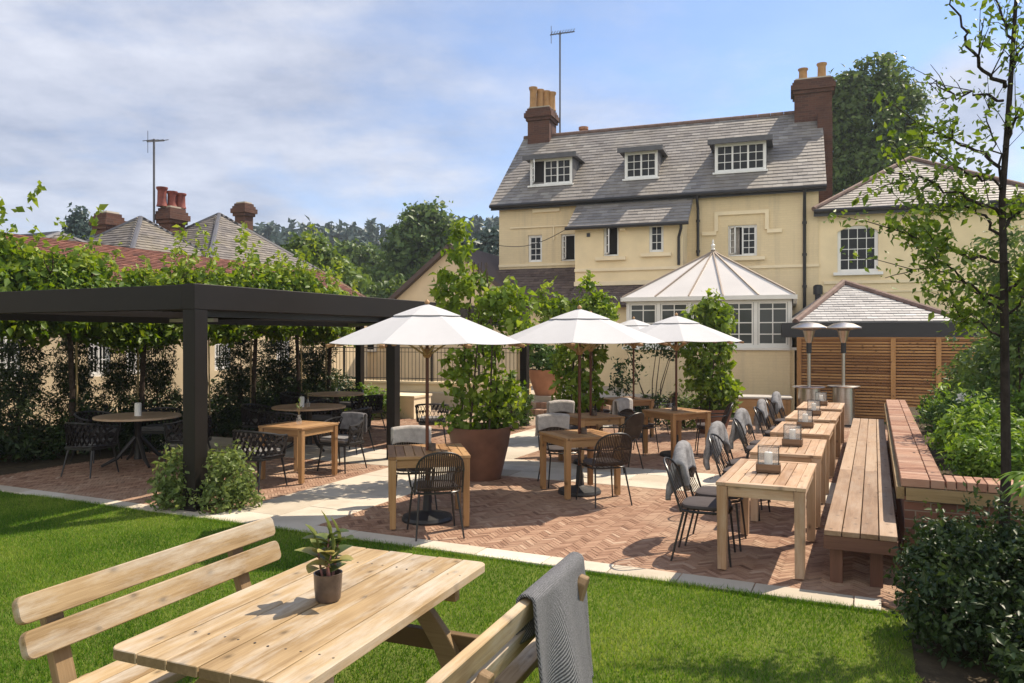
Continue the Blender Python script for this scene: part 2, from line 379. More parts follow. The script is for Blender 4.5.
    def build(s, name, mat, parent=None, smooth=False, bevel=0, segs=1, loc=None):
        me = bpy.data.meshes.new(name); me.from_pydata(s.v, [], s.f); me.update()
        a = me.attributes.new('gc', 'FLOAT_VECTOR', 'POINT'); a.data.foreach_set('vector', np.array(s.gc, dtype=np.float32).ravel())
        a = me.attributes.new('tint', 'FLOAT', 'POINT'); a.data.foreach_set('value', np.array(s.t, dtype=np.float32))
        if bevel:
            bm = bmesh.new(); bm.from_mesh(me)
            ed = [e for e in bm.edges if len(e.link_faces) == 2 and e.calc_face_angle(0) > .5]
            bmesh.ops.bevel(bm, geom=ed, offset=bevel, segments=segs, affect='EDGES', clamp_overlap=True)
            bm.to_mesh(me); bm.free()
        if smooth:
            me.polygons.foreach_set('use_smooth', [True] * len(me.polygons)); me.set_sharp_from_angle(angle=R(38))
        me.materials.append(M[mat] if isinstance(mat, str) else mat)
        o = bpy.data.objects.new(name, me); col.objects.link(o)
        if parent is not None: o.parent = parent
        if loc is not None: o.location = loc
        return o
def tag(o, label, cat, group=None):
    o['label'] = label; o['category'] = cat
    if group: o['group'] = group
    return o
def struct(o, kind='structure'): o['kind'] = kind; return o
def thing(name, label, cat, loc=(0, 0, 0), rz=0, group=None):
    o = bpy.data.objects.new(name, None); o.empty_display_size = .2; col.objects.link(o)
    o.location = loc; o.rotation_euler = (0, 0, rz); return tag(o, label, cat, group)
KIDS = {}
def kids(o): return [c for c in bpy.data.objects if c.parent == o]
def copy_tree(o, loc=None, rz=None, label=None, parent=None):
    c = o.copy(); col.objects.link(c)
    if parent is not None: c.parent = parent
    if loc is not None: c.location = loc
    if rz is not None: c.rotation_euler = (0, 0, rz)
    if label: c['label'] = label
    for ch in kids(o): copy_tree(ch, parent=c)
    return c

# ------------------------------------------------------------------ foliage
def leafcloud(name, pts, size, mat, parent=None, aspect=.5, outward=None, up=.35, tint=None, svar=.35, fold=.25, droop=0, loc=None):
    pts = np.asarray(pts, dtype=np.float64); n = len(pts)
    nrm = rng.normal(size=(n, 3)); nrm /= np.linalg.norm(nrm, axis=1)[:, None]
    if outward is not None: nrm = nrm * .75 + np.asarray(outward) * .7
    nrm[:, 2] += up; nrm /= np.linalg.norm(nrm, axis=1)[:, None] + 1e-9
    d = rng.normal(size=(n, 3)); d[:, 2] -= droop; d -= nrm * np.sum(d * nrm, axis=1)[:, None]; d /= np.linalg.norm(d, axis=1)[:, None] + 1e-9
    w = np.cross(nrm, d); L = size * (1 + svar * rng.normal(size=n)).clip(.45, 1.9)
    wd = L * aspect * .5
    a = pts; m_ = pts + d * (L * .42)[:, None] + nrm * (L * .03)[:, None]; tip = pts + d * L[:, None] - nrm * (L * .10)[:, None]
    l = m_ + w * wd[:, None] + nrm * (wd * fold)[:, None]; r = m_ - w * wd[:, None] + nrm * (wd * fold)[:, None]
    V = np.stack([a, r, tip, l], axis=1).reshape(-1, 3)
    base = np.arange(n) * 4
    tri = np.stack([base, base + 1, base + 2, base, base + 2, base + 3], axis=1).reshape(-1)
    t = rng.beta(2.2, 2.6, size=n) if tint is None else np.asarray(tint)
    return rawmesh(name, V, tri, np.repeat(t, 4), mat, parent, loc)
def rawmesh(name, V, tri, t, mat, parent=None, loc=None):
    me = bpy.data.meshes.new(name); nt = len(tri) // 3
    me.vertices.add(len(V)); me.vertices.foreach_set('co', np.asarray(V, dtype=np.float32).ravel())
    me.loops.add(len(tri)); me.loops.foreach_set('vertex_index', np.asarray(tri, dtype=np.int32))
    me.polygons.add(nt); me.polygons.foreach_set('loop_start', np.arange(nt, dtype=np.int32) * 3)
    me.update(calc_edges=True)
    a = me.attributes.new('tint', 'FLOAT', 'POINT'); a.data.foreach_set('value', np.asarray(t, dtype=np.float32))
    me.materials.append(M[mat]); o = bpy.data.objects.new(name, me); col.objects.link(o)
    if parent is not None: o.parent = parent
    if loc is not None: o.location = loc
    return o
def clumps(ells, nclump, per, cr, inner=.35):
    """clump centres inside ellipsoids (c, r), then leaves in each clump; returns pts, outward, tint"""
    vol = np.array([r[0] * r[1] * r[2] for c, r in ells]) ** (2 / 3); pick = rng.choice(len(ells), size=nclump, p=vol / vol.sum())
    P = []; O = []; T = []
    for k in pick:
        c, r = ells[k]; d = rng.normal(size=3); d /= np.linalg.norm(d); rad = inner + (1 - inner) * rng.random() ** .45
        cc = np.array(c) + d * rad * np.array(r); rr = cr * rng.uniform(.55, 1.4); m_ = max(3, int(per * rng.uniform(.5, 1.5)))
        q = rng.normal(size=(m_, 3)); q /= np.linalg.norm(q, axis=1)[:, None]; q *= (rng.random(m_) ** .5)[:, None] * rr; q[:, 2] *= .75
        P.append(cc + q); O.append(d * .6 + q / rr * .6); tb = rng.beta(2.4, 2.6) * .7
        T.append((tb + rng.normal(size=m_) * .14 + .15).clip(0, 1))
    return np.concatenate(P), np.concatenate(O), np.concatenate(T)
def shoots(base, dirs, lens, per, spread):
    """leaves along thin shoots"""
    P = []; T = []
    for b, d, l in zip(base, dirs, lens):
        s = rng.random(per) ** .8; q = np.array(b) + np.array(d) * (s * l)[:, None] + rng.normal(size=(per, 3)) * spread * (1.15 - s)[:, None]
        P.append(q); T.append((.45 + .35 * s + rng.normal(size=per) * .15).clip(0, 1))
    return np.concatenate(P), np.concatenate(T)
def limb(mb, p, d, l, r, depth, ends, bend=.25, kidsn=3, shrink=.62):
    p = Vector(p); d = Vector(d).normalized(); pts = [p]; n = 4
    for i in range(n):
        d = (d + Vector((rnd.gauss(0, bend), rnd.gauss(0, bend), rnd.gauss(0, bend * .6) + .05)) * .5).normalized(); pts.append(pts[-1] + d * l / n)
    mb.tube(pts, [r * (1 - .55 * i / n) for i in range(n + 1)], 6 if depth < 2 else 4)
    ends.append((pts, depth))
    if depth == 0: return
    for k in range(kidsn):
        q = pts[rnd.randint(2, n)]; a = rnd.uniform(0, 6.28); s = Vector((math.cos(a), math.sin(a), rnd.uniform(.0, .7)))
        limb(mb, q, d * .6 + s, l * shrink * rnd.uniform(.7, 1.2), r * .5, depth - 1, ends, bend, kidsn, shrink)

# ================================================================== SETTING
def terr(o): o.rotation_euler = (0, 0, TROT); return o
def sheet(name, u0, u1, v0, v1, z, mat, n=1):
    mb = MB()
    mb.quad((u0, v0, z), (u1, v0, z), (u1, v1, z), (u0, v1, z)); return struct(terr(mb.build(name, mat)))
g = MB(); g.quad((-900, -200, -.05), (900, -200, -.05), (900, 1200, -.05), (-900, 1200, -.05)); struct(g.build('ground', 'far_field'))
VE = 6.12                                                        # lawn ends, terrace begins
sheet('lawn', -18, .22, -4, VE, 0, 'lawn')
sheet('planting_bed', .22, 9, -4, 7.3, -.004, 'earth')
sheet('terrace_base', -18, 3, VE, 19.5, -.012, 'mortar_sand')
def herring(name, rects, z, mat='paving_brick', ang=R(45), L=.156):
    mb = MB(); w = L / 4; gap = .0011; ca, sa = math.cos(ang), math.sin(ang)
    for (u0, u1, v0, v1) in rects:
        cu, cv = (u0 + u1) / 2, (v0 + v1) / 2; rad = math.hypot(u1 - u0, v1 - v0) / 2 + L; n = int(rad / w) + 2
        for i in range(-n, n):
            for j in range(-n, n):
                k = (i - j) % 8
                if k == 0: x, y, sx, sy = (i + 2) * w, (j + .5) * w, L, w
                elif k == 7: x, y, sx, sy = (i + .5) * w, (j + 2) * w, w, L
                else: continue
                U = cu + x * ca - y * sa; V = cv + x * sa + y * ca
                if not (u0 - .07 < U < u1 + .07 and v0 - .07 < V < v1 + .07): continue
                hx_, hy_ = sx / 2 - gap, sy / 2 - gap; dz = rnd.gauss(0, .0012); tx, ty = rnd.gauss(0, .006), rnd.gauss(0, .006); c = .002
                vs = []
                for (e, zz) in ((0, -.02), (0, -.0025), (c, 0)):
                    for a, b in ((-1, -1), (1, -1), (1, 1), (-1, 1)):
                        xx, yy = a * (hx_ - e), b * (hy_ - e)
                        vs.append((U + xx * ca - yy * sa, V + xx * sa + yy * ca, z + zz + dz + tx * xx + ty * yy))
                fs = [(8, 9, 10, 11)]
                for q in range(4):
                    r_ = (q + 1) % 4; fs += [(4 + q, 4 + r_, 8 + r_, 8 + q), (q, r_, 4 + r_, 4 + q)]
                mb.add(vs, fs, None, min(1, max(0, rnd.gauss(.5, .15))))
    return struct(terr(mb.build(name, mat)))
def slabs(name, rects, z, mat='stone_slab', row=.6, lmin=.5, lmax=1.0, along_v=False, th=.05):
    mb = MB()
    for (u0, u1, v0, v1) in rects:
        a0, a1, b0, b1 = (v0, v1, u0, u1) if along_v else (u0, u1, v0, v1)
        nb = max(1, round((b1 - b0) / row)); h = (b1 - b0) / nb
        for k in range(nb):
            a = a0 - rnd.uniform(0, .4)
            while a < a1:
                l = rnd.uniform(lmin, lmax); s, e = max(a, a0), min(a + l, a1); a += l
                if e - s < .06: continue
                c = ((s + e) / 2, b0 + (k + .5) * h); sz = (e - s - .008, h - .008)
                if along_v: c = c[::-1]; sz = sz[::-1]
                mb.box((c[0], c[1], z - th / 2 + rnd.gauss(0, .001)), (sz[0], sz[1], th), (rnd.gauss(0, .0012), rnd.gauss(0, .0012), 0), min(1, max(0, rnd.gauss(.55, .22))))
    return struct(terr(mb.build(name, mat, bevel=.004)))
P0, P1 = -6.6, -5.25                                             # long path
X0, X1 = 9.8, 11.2                                               # cross path
herring('brick_terrace', [(P1, 1.2, VE + .22, X0), (P1, 1.2, X1, 18.6)], .016)
herring('pergola_paving', [(-11.2, P0, VE + .22, X0), (-11.2, P0, X1, 15.6)], .016)
slabs('stone_edging', [(-11.4, P0, VE, VE + .22), (P1, .05, VE, VE + .26)], .022, row=.3, lmin=.55, lmax=.75)
slabs('stone_path', [(P0, P1, VE, X0), (P0, P1, X1, 19.5)], .022, row=.67, along_v=True, lmin=.6, lmax=1.1)
slabs('cross_path', [(-12.0, .6, X0, X1)], .0215, row=.47, lmin=.6, lmax=1.1)
sheet('hedge_bed', -15.6, -11.2, VE - .02, 19, .004, 'earth')
# raised upper terrace with its paving, far end
ub = MB(); ub.box((-11.5, 28.2, .22), (12.4, 19.6, .44)); struct(terr(ub.build('upper_terrace', 'stone_slab')))

# grass blades on the lawn
def grass():
    n = 260000; u = rng.uniform(-11.2, .3, n * 2); v = rng.uniform(.6, VE + .03, n * 2)
    x = u * TC + v * TS; y = -u * TS + v * TC
    k = (y > 3.9) & (np.abs(x) < .70 * y + .3); u, v, x, y = u[k][:n], v[k][:n], x[k][:n], y[k][:n]; n = len(x)
    edge = np.sin(v * 9) * .04 + np.sin(v * 23) * .03; k = u < .2 + edge; x, y = x[k], y[k]; n = len(x)
    ne = 9000; ue = rng.uniform(-9.5, .15, ne); ve = VE - .03 + .05 * rng.random(ne) ** 2 + .02 * np.sin(ue * 7) * np.sin(ue * 2.3)
    x = np.concatenate([x, ue * TC + ve * TS]); y = np.concatenate([y, -ue * TS + ve * TC]); n = len(x)
    h = rng.uniform(.013, .036, n) * (1 + .25 * np.sin(x * 2.1 + 1) * np.sin(y * 1.7)); h[-ne:] *= 1.5; a = rng.uniform(0, 2 * np.pi, n); w = rng.uniform(.0020, .0036, n)
    b = np.stack([x, y, np.zeros(n)], 1); side = np.stack([np.cos(a), np.sin(a), 0 * a], 1) * w[:, None]
    la = rng.uniform(0, 2 * np.pi, n); lean = np.stack([np.cos(la), np.sin(la), 0 * a], 1) * (h * rng.uniform(.1, .9, n))[:, None]
    tip = b + lean + np.stack([0 * a, 0 * a, h], 1)
    V = np.stack([b - side, b + side, tip], 1).reshape(-1, 3)
    patch = .48 + .27 * np.sin(x * 1.9 + .7 * y) * np.sin(y * 2.3 - x) + .12 * np.sin(x * 7.3) * np.sin(y * 6.1)
    t = (patch + rng.normal(size=n) * .25).clip(0, 1)
    o = rawmesh('grass', V, np.arange(3 * n), np.repeat(t, 3), 'grass_blade'); struct(o, 'stuff')
grass()

# hills with a conifer wood
def hill(name, pts, y0, y1, mat):
    mb = MB(); n = len(pts)
    for k in range(7):
        f = k / 6
        for x, h in pts: mb.v.append((x * (y0 + (y1 - y0) * f) / y0, y0 + (y1 - y0) * f, -.5 + h * math.sin(f * math.pi / 2))); mb.gc.append((0, 0, 0)); mb.t.append(.5)
    for k in range(6):
        for i in range(n - 1): a = k * n + i; mb.f.append((a, a + 1, a + n + 1, a + n))
    return struct(mb.build(name, mat, smooth=True))
hp = [(-260, 8), (-160, 12), (-90, 14), (-60, 15), (-45, 16.5), (-30, 17.5), (-10, 19), (10, 19), (40, 16), (120, 10), (260, 6)]
hill('wooded_hill', hp, 110, 190, 'far_field')
def conifer_wood():
    P = []; T = []
    def hh(x, f):
        xs = [a for a, b in hp]; hs = [b for a, b in hp]
        return -.5 + np.interp(x, xs, hs) * math.sin(f * math.pi / 2)
    for k in range(420):
        f = rng.uniform(.3, 1.0); x = rng.uniform(-62, 12); yy = 110 + 80 * f; z0 = hh(x, f); xx = x * yy / 110; H = rng.uniform(7, 11.5); m_ = 130
        s = rng.random(m_) ** .8; r = (1 - s) * H * .2 * rng.uniform(.5, 1.1, m_); a = rng.uniform(0, 6.28, m_)
        P.append(np.stack([xx + np.cos(a) * r, yy + np.sin(a) * r, z0 + .6 + s * H], 1)); T.append((rng.beta(2, 2) * .6 + rng.normal(size=m_) * .12 + .2).clip(0, 1))
    struct(leafcloud('conifer_wood', np.concatenate(P), 1.35, 'leaf_conifer', tint=np.concatenate(T), aspect=.55, up=.1, droop=.8), 'stuff')
conifer_wood()

# ================================================================== BUILDINGS
def wall_holes(mb, x0, x1, z0, z1, y, holes, depth=.16):
    """wall face at y (facing -y) with rectangular openings and reveals"""
    xs = sorted({x0, x1, *[h[0] for h in holes], *[h[1] for h in holes]}); zs = sorted({z0, z1, *[h[2] for h in holes], *[h[3] for h in holes]})
    for i in range(len(xs) - 1):
        for j in range(len(zs) - 1):
            cx, cz = (xs[i] + xs[i + 1]) / 2, (zs[j] + zs[j + 1]) / 2
            if any(h[0] < cx < h[1] and h[2] < cz < h[3] for h in holes): continue
            mb.quad((xs[i], y, zs[j]), (xs[i + 1], y, zs[j]), (xs[i + 1], y, zs[j + 1]), (xs[i], y, zs[j + 1]))
    for (a, b, c, d) in holes:
        e = y + depth
        mb.quad((a, y, c), (a, e, c), (b, e, c), (b, y, c)); mb.quad((a, y, d), (b, y, d), (b, e, d), (a, e, d))
        mb.quad((a, y, c), (a, y, d), (a, e, d), (a, e, c)); mb.quad((b, y, c), (b, e, c), (b, e, d), (b, y, d))
def window(parent, x0, x1, z0, z1, y, lights=2, rows=3, cols=2, mat='white_paint', fr=.055, glz='window_glass', opened=None, name='window', arch=0, curtain=False):
    """lights = casements side by side, each with rows x cols panes; opened = index of a casement swung outwards"""
    mb = MB(); gl = MB(); th = .06
    def bar(a, b, c, d, t=th, yy=y): mb.box(((a + b) / 2, yy, (c + d) / 2), (b - a, t, d - c))
    bar(x0, x1, z1 - fr, z1); bar(x0, x1, z0, z0 + fr); bar(x0, x0 + fr, z0 + fr, z1 - fr); bar(x1 - fr, x1, z0 + fr, z1 - fr)
    ix0, ix1, iz0, iz1 = x0 + fr, x1 - fr, z0 + fr, z1 - fr; lw = (ix1 - ix0) / lights; gb = .02
    for k in range(lights):
        a, b = ix0 + k * lw, ix0 + (k + 1) * lw
        if opened is not None and k == opened:
            ang = R(-62); p = Matrix.Rotation(ang, 3, 'Z'); w_ = b - a
            def loc(u, z): v = p @ Vector((u, 0, 0)); return Vector((a + v.x, y - .03 + v.y, z))
            for (u0, u1, c, d) in ((0, w_, iz0, iz0 + .045), (0, w_, iz1 - .045, iz1), (0, .045, iz0, iz1), (w_ - .045, w_, iz0, iz1)):
                mb.bar(loc((u0), (c + d) / 2), loc(u1, (c + d) / 2), .035, d - c)
            for j in range(1, rows): z = iz0 + (iz1 - iz0) * j / rows; mb.bar(loc(0, z), loc(w_, z), .02, gb)
            continue
        if k: bar(a - .02, a + .02, iz0, iz1, th - .006)
        for (u0, u1, c, d) in ((a, b, iz0, iz0 + .03), (a, b, iz1 - .03, iz1), (a, a + .03, iz0, iz1), (b - .03, b, iz0, iz1)): bar(u0, u1, c, d, .04, y + .006)
        for j in range(1, rows): z = iz0 + (iz1 - iz0) * j / rows; bar(a, b, z - gb / 2, z + gb / 2, .03, y + .004)
        for j in range(1, cols): x = a + (b - a) * j / cols; bar(x - gb / 2, x + gb / 2, iz0, iz1, .026, y + .004)
        gl.box(((a + b) / 2, y + .012, (iz0 + iz1) / 2), (b - a, .006, iz1 - iz0), (rnd.gauss(0, .006), 0, rnd.gauss(0, .006)))
    w = mb.build(name, mat, parent)
    if opened is not None: rm = MB(); rm.box(((x0 + x1) / 2, y + .5, (z0 + z1) / 2), (x1 - x0, .7, z1 - z0)); rm.build('room_shade_box', 'room_shade', w)  # dark box added behind an open casement, painting the shade indoors
    if gl.v: gl.build('pane', glz, w)
    if curtain:
        c = MB(); c.grid(lambda u, v: (x0 + .08 + u * (x1 - x0) * .3, y + .1 + .02 * math.sin(u * 30), z0 + .05 + v * (z1 - z0 - .1)), 16, 2); c.build('curtain', 'curtain', w)
    return w
def slates(mb, O, eu, ev, Wd, Hh, inside=None, sw=.30, sh=.21, th=.012, var=.2):
    O = Vector(O); eu = Vector(eu).normalized(); ev = Vector(ev).normalized(); n = eu.cross(ev).normalized()
    if n.z < 0: n = -n
    rows = int(math.ceil(Hh / sh))
    for j in range(rows):
        x = -(sw / 2 if j % 2 else 0) - rnd.uniform(0, .02); rt = rnd.gauss(0, .04)
        while x < Wd:
            a, b = max(0, x), min(Wd, x + sw - .006); x += sw
            if b - a < .03: continue
            v0, v1 = j * sh, min((j + 1) * sh + .03, Hh)
            if inside and not inside((a + b) / 2, (v0 + v1) / 2): continue
            lift = .026 + abs(rnd.gauss(0, .003)); dv = rnd.gauss(0, .004)
            p0 = O + eu * a + ev * (v0 + dv) + n * lift; p1 = O + eu * b + ev * (v0 + dv) + n * lift
            p2 = O + eu * b + ev * v1 + n * .008; p3 = O + eu * a + ev * v1 + n * .008
            q0 = p0 - n * (th + .012); q1 = p1 - n * (th + .012)
            f = [(0, 1, 2, 3), (4, 5, 1, 0), (4, 0, 3), (5, 2, 1)]
            mb.add([p0, p1, p2, p3, q0, q1], f, None, min(1, max(0, .5 + rt + rnd.gauss(0, var))))
def deck(mb, pts, th=.06):
    """closed slab under a roof plane"""
    p = [Vector(q) for q in pts]; n = (p[1] - p[0]).cross(p[2] - p[0]).normalized()
    if n.z < 0: p = p[::-1]; n = -n
    k = len(p); q = [a - n * th for a in p]
    mb.add(p + q, [tuple(range(k)), tuple(range(2 * k - 1, k - 1, -1))] + [((i + 1) % k, i, k + i, k + (i + 1) % k) for i in range(k)], None, .25)

def chimney(parent, x0, x1, y0, y1, z0, z1, pots, mat='red_brick', potmat='clay_pot', ph=.75):
    cx, cy = (x0 + x1) / 2, (y0 + y1) / 2; sx, sy = x1 - x0, y1 - y0; mb = MB()
    mb.box((cx, cy, (z0 + z1 - .5) / 2), (sx, sy, z1 - .5 - z0))
    for k, (g, h0, h1) in enumerate(((.06, .5, .38), (.12, .38, .2), (.07, .2, .1), (.02, .1, 0))): mb.box((cx, cy, z1 - (h0 + h1) / 2), (sx + 2 * g, sy + 2 * g, h0 - h1))
    c = mb.build('chimney', mat, parent)
    f = MB(); f.box((cx, cy, z1 + .03), (sx - .06, sy - .06, .06)); f.build('flaunching', 'stone_slab', c)
    for (px_, py_, s) in pots:
        p = MB(); h = ph * s; p.lathe([(.17, 0), (.16, .05), (.145, .1), (.135, h * .8), (.15, h * .86), (.175, h * .92), (.175, h), (.12, h), (.12, h - .15)], 14, (cx + px_, cy + py_, z1 + .04), cap=False)
        p.build('chimney_pot', potmat, c, smooth=True)
    return c

def main_house():
    h = thing('house', 'cream painted brick house with long slate roof, three dormers and tall brick chimneys', 'house', H0, -HA)
    XL, XR, EZ, S = -11.0, -.3, 6.9, .871
    # openings of the front wall (house-local x, z)
    def rect(p0, p1, y0, y1, d=0):
        a, b = hx(p0, d), hx(p1, d); m_ = (a + b) / 2; return (a, b, hz(y1, m_, d), hz(y0, m_, d))
    w1 = rect(528, 542, 235, 262); w2 = rect(561, 575.5, 234, 261); w3 = rect(728, 757, 225, 256)
    wall = MB(); wall_holes(wall, XL, XR, 0, EZ, 0, [w1, w2, w3])
    wall.quad((XL, 0, 0), (XL, 0, EZ), (XL, 3.5, 9.95), (XL, 7, EZ), (XL, 7, 0)); wall.quad((XR, 0, 0), (XR, 7, 0), (XR, 7, EZ), (XR, 3.5, 9.95), (XR, 0, EZ))
    wall.quad((XL, 7, 0), (XL, 7, EZ), (XR, 7, EZ), (XR, 7, 0))
    wo = wall.build('wall', 'cream_brick', h)
    window(h, *w1, .1, 1, 4, 2); window(h, *w2, .1, 1, 4, 2, opened=0); window(h, *w3, .1, 2, 4, 2, opened=0, curtain=True)
    # catslide projection
    pd = -1.2; pr, pl = -4.33, -7.85; pz = EZ + S * pd - .24
    v1 = rect(603.5, 618.5, 225, 256, pd); v2 = rect(649, 663.5, 224, 252, pd)
    pw = MB(); wall_holes(pw, pl, pr, 0, pz + .1, pd, [v1, v2]); pw.quad((pr, pd, 0), (pr, 0, 0), (pr, 0, EZ - .55), (pr, pd, pz)); pw.quad((pl, pd, 0), (pl, pd, pz), (pl, 0, EZ - .55), (pl, 0, 0))
    pw.build('projection_wall', 'cream_render', h)
    window(h, *v1, pd + .1, 1, 3, 2, opened=0); window(h, *v2, pd + .1, 1, 3, 2)
    tr = MB()
    for w_, d in ((v1, pd), (v2, pd), (w3, 0)): tr.box(((w_[0] + w_[1]) / 2, d - .05, w_[2] - .09), (w_[1] - w_[0] + .5, .14, .11))
    for zz, dd in ((269, .05), (283, .09)):
        z = hz(zz, (pl + pr) / 2, pd); tr.box(((pl + pr) / 2, pd - dd / 2, z), (pr - pl + .02, dd + .02, .1 if dd < .07 else .14))
    zz = hz(258, -2.5, 0); tr.box(((pr + XR) / 2 + .02, -.02, zz - .3), (XR - pr - .02, .05, .09)); tr.box(((XL + pl) / 2, -.02, zz), (pl - XL, .05, .09))
    # stepped hood mould over the right hand window
    hm = [(706, 232), (716.5, 232), (716.5, 214), (767, 214), (767, 231), (778, 231)]
    hm = [Vector((hx(a), -.03, hz(b, hx(a)))) for a, b in hm]
    zt, zb = hm[2].z, hm[0].z
    tr.box(((hm[2].x + hm[3].x) / 2, -.03, zt), (hm[3].x - hm[2].x + .12, .07, .12))
    for q in (2, 3): tr.box((hm[q].x, -.032, (zt + zb) / 2 - .03), (.12, .07, zt - zb - .06))
    tr.box(((hm[0].x + hm[1].x) / 2 - .06, -.03, zb - .06), (hm[1].x - hm[0].x + .12, .072, .12)); tr.box(((hm[4].x + hm[5].x) / 2 + .06, -.03, zb - .06), (hm[5].x - hm[4].x + .12, .072, .12))
    a = hx(537); tr.box((a + .35, -.03, hz(211, a)), (1.0, .08, .13)); tr.box((a + .1, -.032, hz(227, a)), (2.2, .03, .05)); tr.box((hx(554), -.031, hz(233, hx(554))), (.05, .03, .5))
    tr.build('moulding', 'cream_trim', h)
    # roof
    rf = MB(); RL, RR, RF = -11.25, -.08, -.3; ez = EZ + S * RF + .05; rz = EZ + S * 3.5 + .05; sl_ = math.hypot(3.5 - RF, rz - ez); ev = Vector((0, 3.5 - RF, rz - ez)).normalized()
    deck(rf, [(RL, RF, ez), (RR, RF, ez), (RR, 3.5, rz), (RL, 3.5, rz)]); deck(rf, [(RL, 7.3, ez), (RR, 7.3, ez), (RR, 3.5, rz), (RL, 3.5, rz)])
    slates(rf, (RL, RF, ez), (1, 0, 0), ev, RR - RL, sl_)
    cf = pd - .28; cz = EZ + S * cf - .02; ct = RF + .12; cu = ez - .16; deck(rf, [(pl - .2, cf, cz), (pr + .2, cf, cz), (pr + .2, ct, cu), (pl - .2, ct, cu)], .05)
    slates(rf, (pl - .2, cf, cz + .004), (1, 0, 0), (0, ct - cf, cu - cz), pr - pl + .4, math.hypot(ct - cf, cu - cz))
    ro = rf.build('roof', 'slate', h)
    rg = MB(); x = RL
    while x < -1.0: rg.lathe([(.0, 0), (.1, 0), (.1, .44), (0, .44)], 10, (0, 0, 0), False); k = 40; rg.v[-k:] = [(x + p[2], 3.5 + p[0], rz + .0 + p[1]) for p in rg.v[-k:]]; x += .45
    rg.build('ridge', 'ridge_tile', ro)
    # gutters and pipes
    gt = MB(); gt.tube([(RL + .02, RF - .06, ez - .06), (RR, RF - .06, ez - .06)], .062); gt.tube([(pl - .25, cf - .06, cz - .05), (pr + .22, cf - .06, cz - .05)], .058)
    gt.box(((RL + RR) / 2, RF + .1, ez - .1), (RR - RL - .02, .03, .16)); gt.build('gutter', 'gutter_black', h)
    def pipe(px, y0, y1, d=-.06, r=.045, sw=0):
        X = hx(px, d); p = MB(); p.tube([(X + sw, RF - .06, ez - .1), (X + sw, RF, ez - .3), (X, d, hz(y0, X, d) - .1), (X, d, hz(y1, X, d))], r, 8)
        for k in range(3): p.tube([(X, d, hz(y0, X, d) - .5 - k * 1.0), (X, d, hz(y0, X, d) - .42 - k * 1.0)], r + .02, 8)
        p.build('downpipe', 'gutter_black', h, smooth=True)
    pipe(804.5, 208, 330, -.07, .05); pipe(698, 207, 256)
    X = pr - .12; p = MB(); p.tube([(X + .1, cf - .05, cz - .1), (X + .1, cf, cz - .2), (X, pd - .06, cz - .45), (X, pd - .06, hz(265, X, pd))], .045); p.build('downpipe', 'gutter_black', h, smooth=True)
    # dormers
    for (p0, p1, yb, yt, li, op) in ((530, 572.5, 186, 159, 3, 0), (624.5, 658, 180, 152, 2, 1), (714.5, 766.5, 172, 143, 3, None)):
        d = .55; a, b = hx(p0, d), hx(p1, d); m_ = (a + b) / 2; zb = EZ + S * d + .06; zt = hz(yt, m_, d) + .02
        db = MB(); back = (zt - EZ) / S + .25
        for xx in (a - .0, b + .0):
            s = .05 if xx == a else -.05
            db.prism([(d, zb - .03), (back, zt), (d, zt)], (xx, 0, 0), (0, 1, 0), (0, 0, 1), s)
        dm = db.build('dormer', 'lead', ro)
        window(dm, a + .01, b - .01, zb, zt, d + .02, li, 3, 2, opened=op if op != 1 else None, fr=.07)
        top = MB(); top.box((m_, (d - .22 + back) / 2, zt + .05), (b - a + .36, back - d + .3, .1)); top.box((m_, d - .25, zt + .03), (b - a + .40, .06, .16)); top.build('dormer_roof', 'lead', dm)
        si = MB(); si.box((m_, d - .06, zb - .03), (b - a + .1, .16, .06)); si.build('sill', 'white_paint', dm)
    # chimneys
    chimney(h, -10.95, -10.05, 3.05, 4.0, 8.9, 11.05, [(-.3, -.22, 1.15), (-.1, .05, 1.1), (.12, .2, 1.05), (.32, .3, 1.0)], potmat='clay_pot')
    chimney(h, -1.0, .22, 2.9, 3.75, 8.3, 11.0, [(-.32, 0, .62), (.3, .05, .8)])
    br = MB(); br.box((-.02, 3.3, 6.9), (.48, 1.6, 5.6)); br.box((-.19, 3.4, 6.0), (.2, 5.4, 1.7)); br.build('gable_brickwork', 'red_brick', h)
    pt = MB(); X = hx(583.5, 4.2); pt.lathe([(.16, 0), (.16, .1), (.12, .15), (.12, .5), (.2, .52), (.2, .62), (0, .64)], 12, (X, 4.2, 9.8)); pt.build('chimney_pot', 'terracotta', h, smooth=True)
    # right hand wing
    wl, wr, we = -.3, 5.9, 5.94
    ww = rect(837.5, 878.5, 225, 272); wg = MB(); wall_holes(wg, wl, wr - .2, 0, we, .03, [ww]); wg.quad((wr - .2, .03, 0), (wr - .2, 7, 0), (wr - .2, 7, we), (wr - .2, .03, we)); wg.build('wing_wall', 'cream_render', h)
    wn = window(h, *ww, .14, 1, 4, 4, fr=.07)
    ar = MB(); cx, hw, zt = (ww[0] + ww[1]) / 2, (ww[1] - ww[0]) / 2, ww[3]; n = 14
    poly = [(-hw - .02, .02)] + [(-hw - .02 + (2 * hw + .04) * i / n, -.2 + .2 * math.sin(math.pi * i / n)) for i in range(n + 1)] + [(hw + .02, .02)]
    ar.prism(poly, (cx, .02, zt), (1, 0, 0), (0, 0, 1), -.11); ar.build('window_arch', 'cream_render', h)
    si = MB(); si.box((cx, -.03, ww[2] - .05), (2 * hw + .24, .16, .09)); si.build('sill', 'white_paint', wn)
    tr = MB(); tr.box(((wl + wr) / 2, .01, hz(281, 2, 0)), (wr - wl - .3, .06, .1)); tr.box(((wl + wr) / 2, .012, hz(291, 2, 0)), (wr - wl - .3, .04, .05)); tr.build('moulding', 'cream_trim', h)
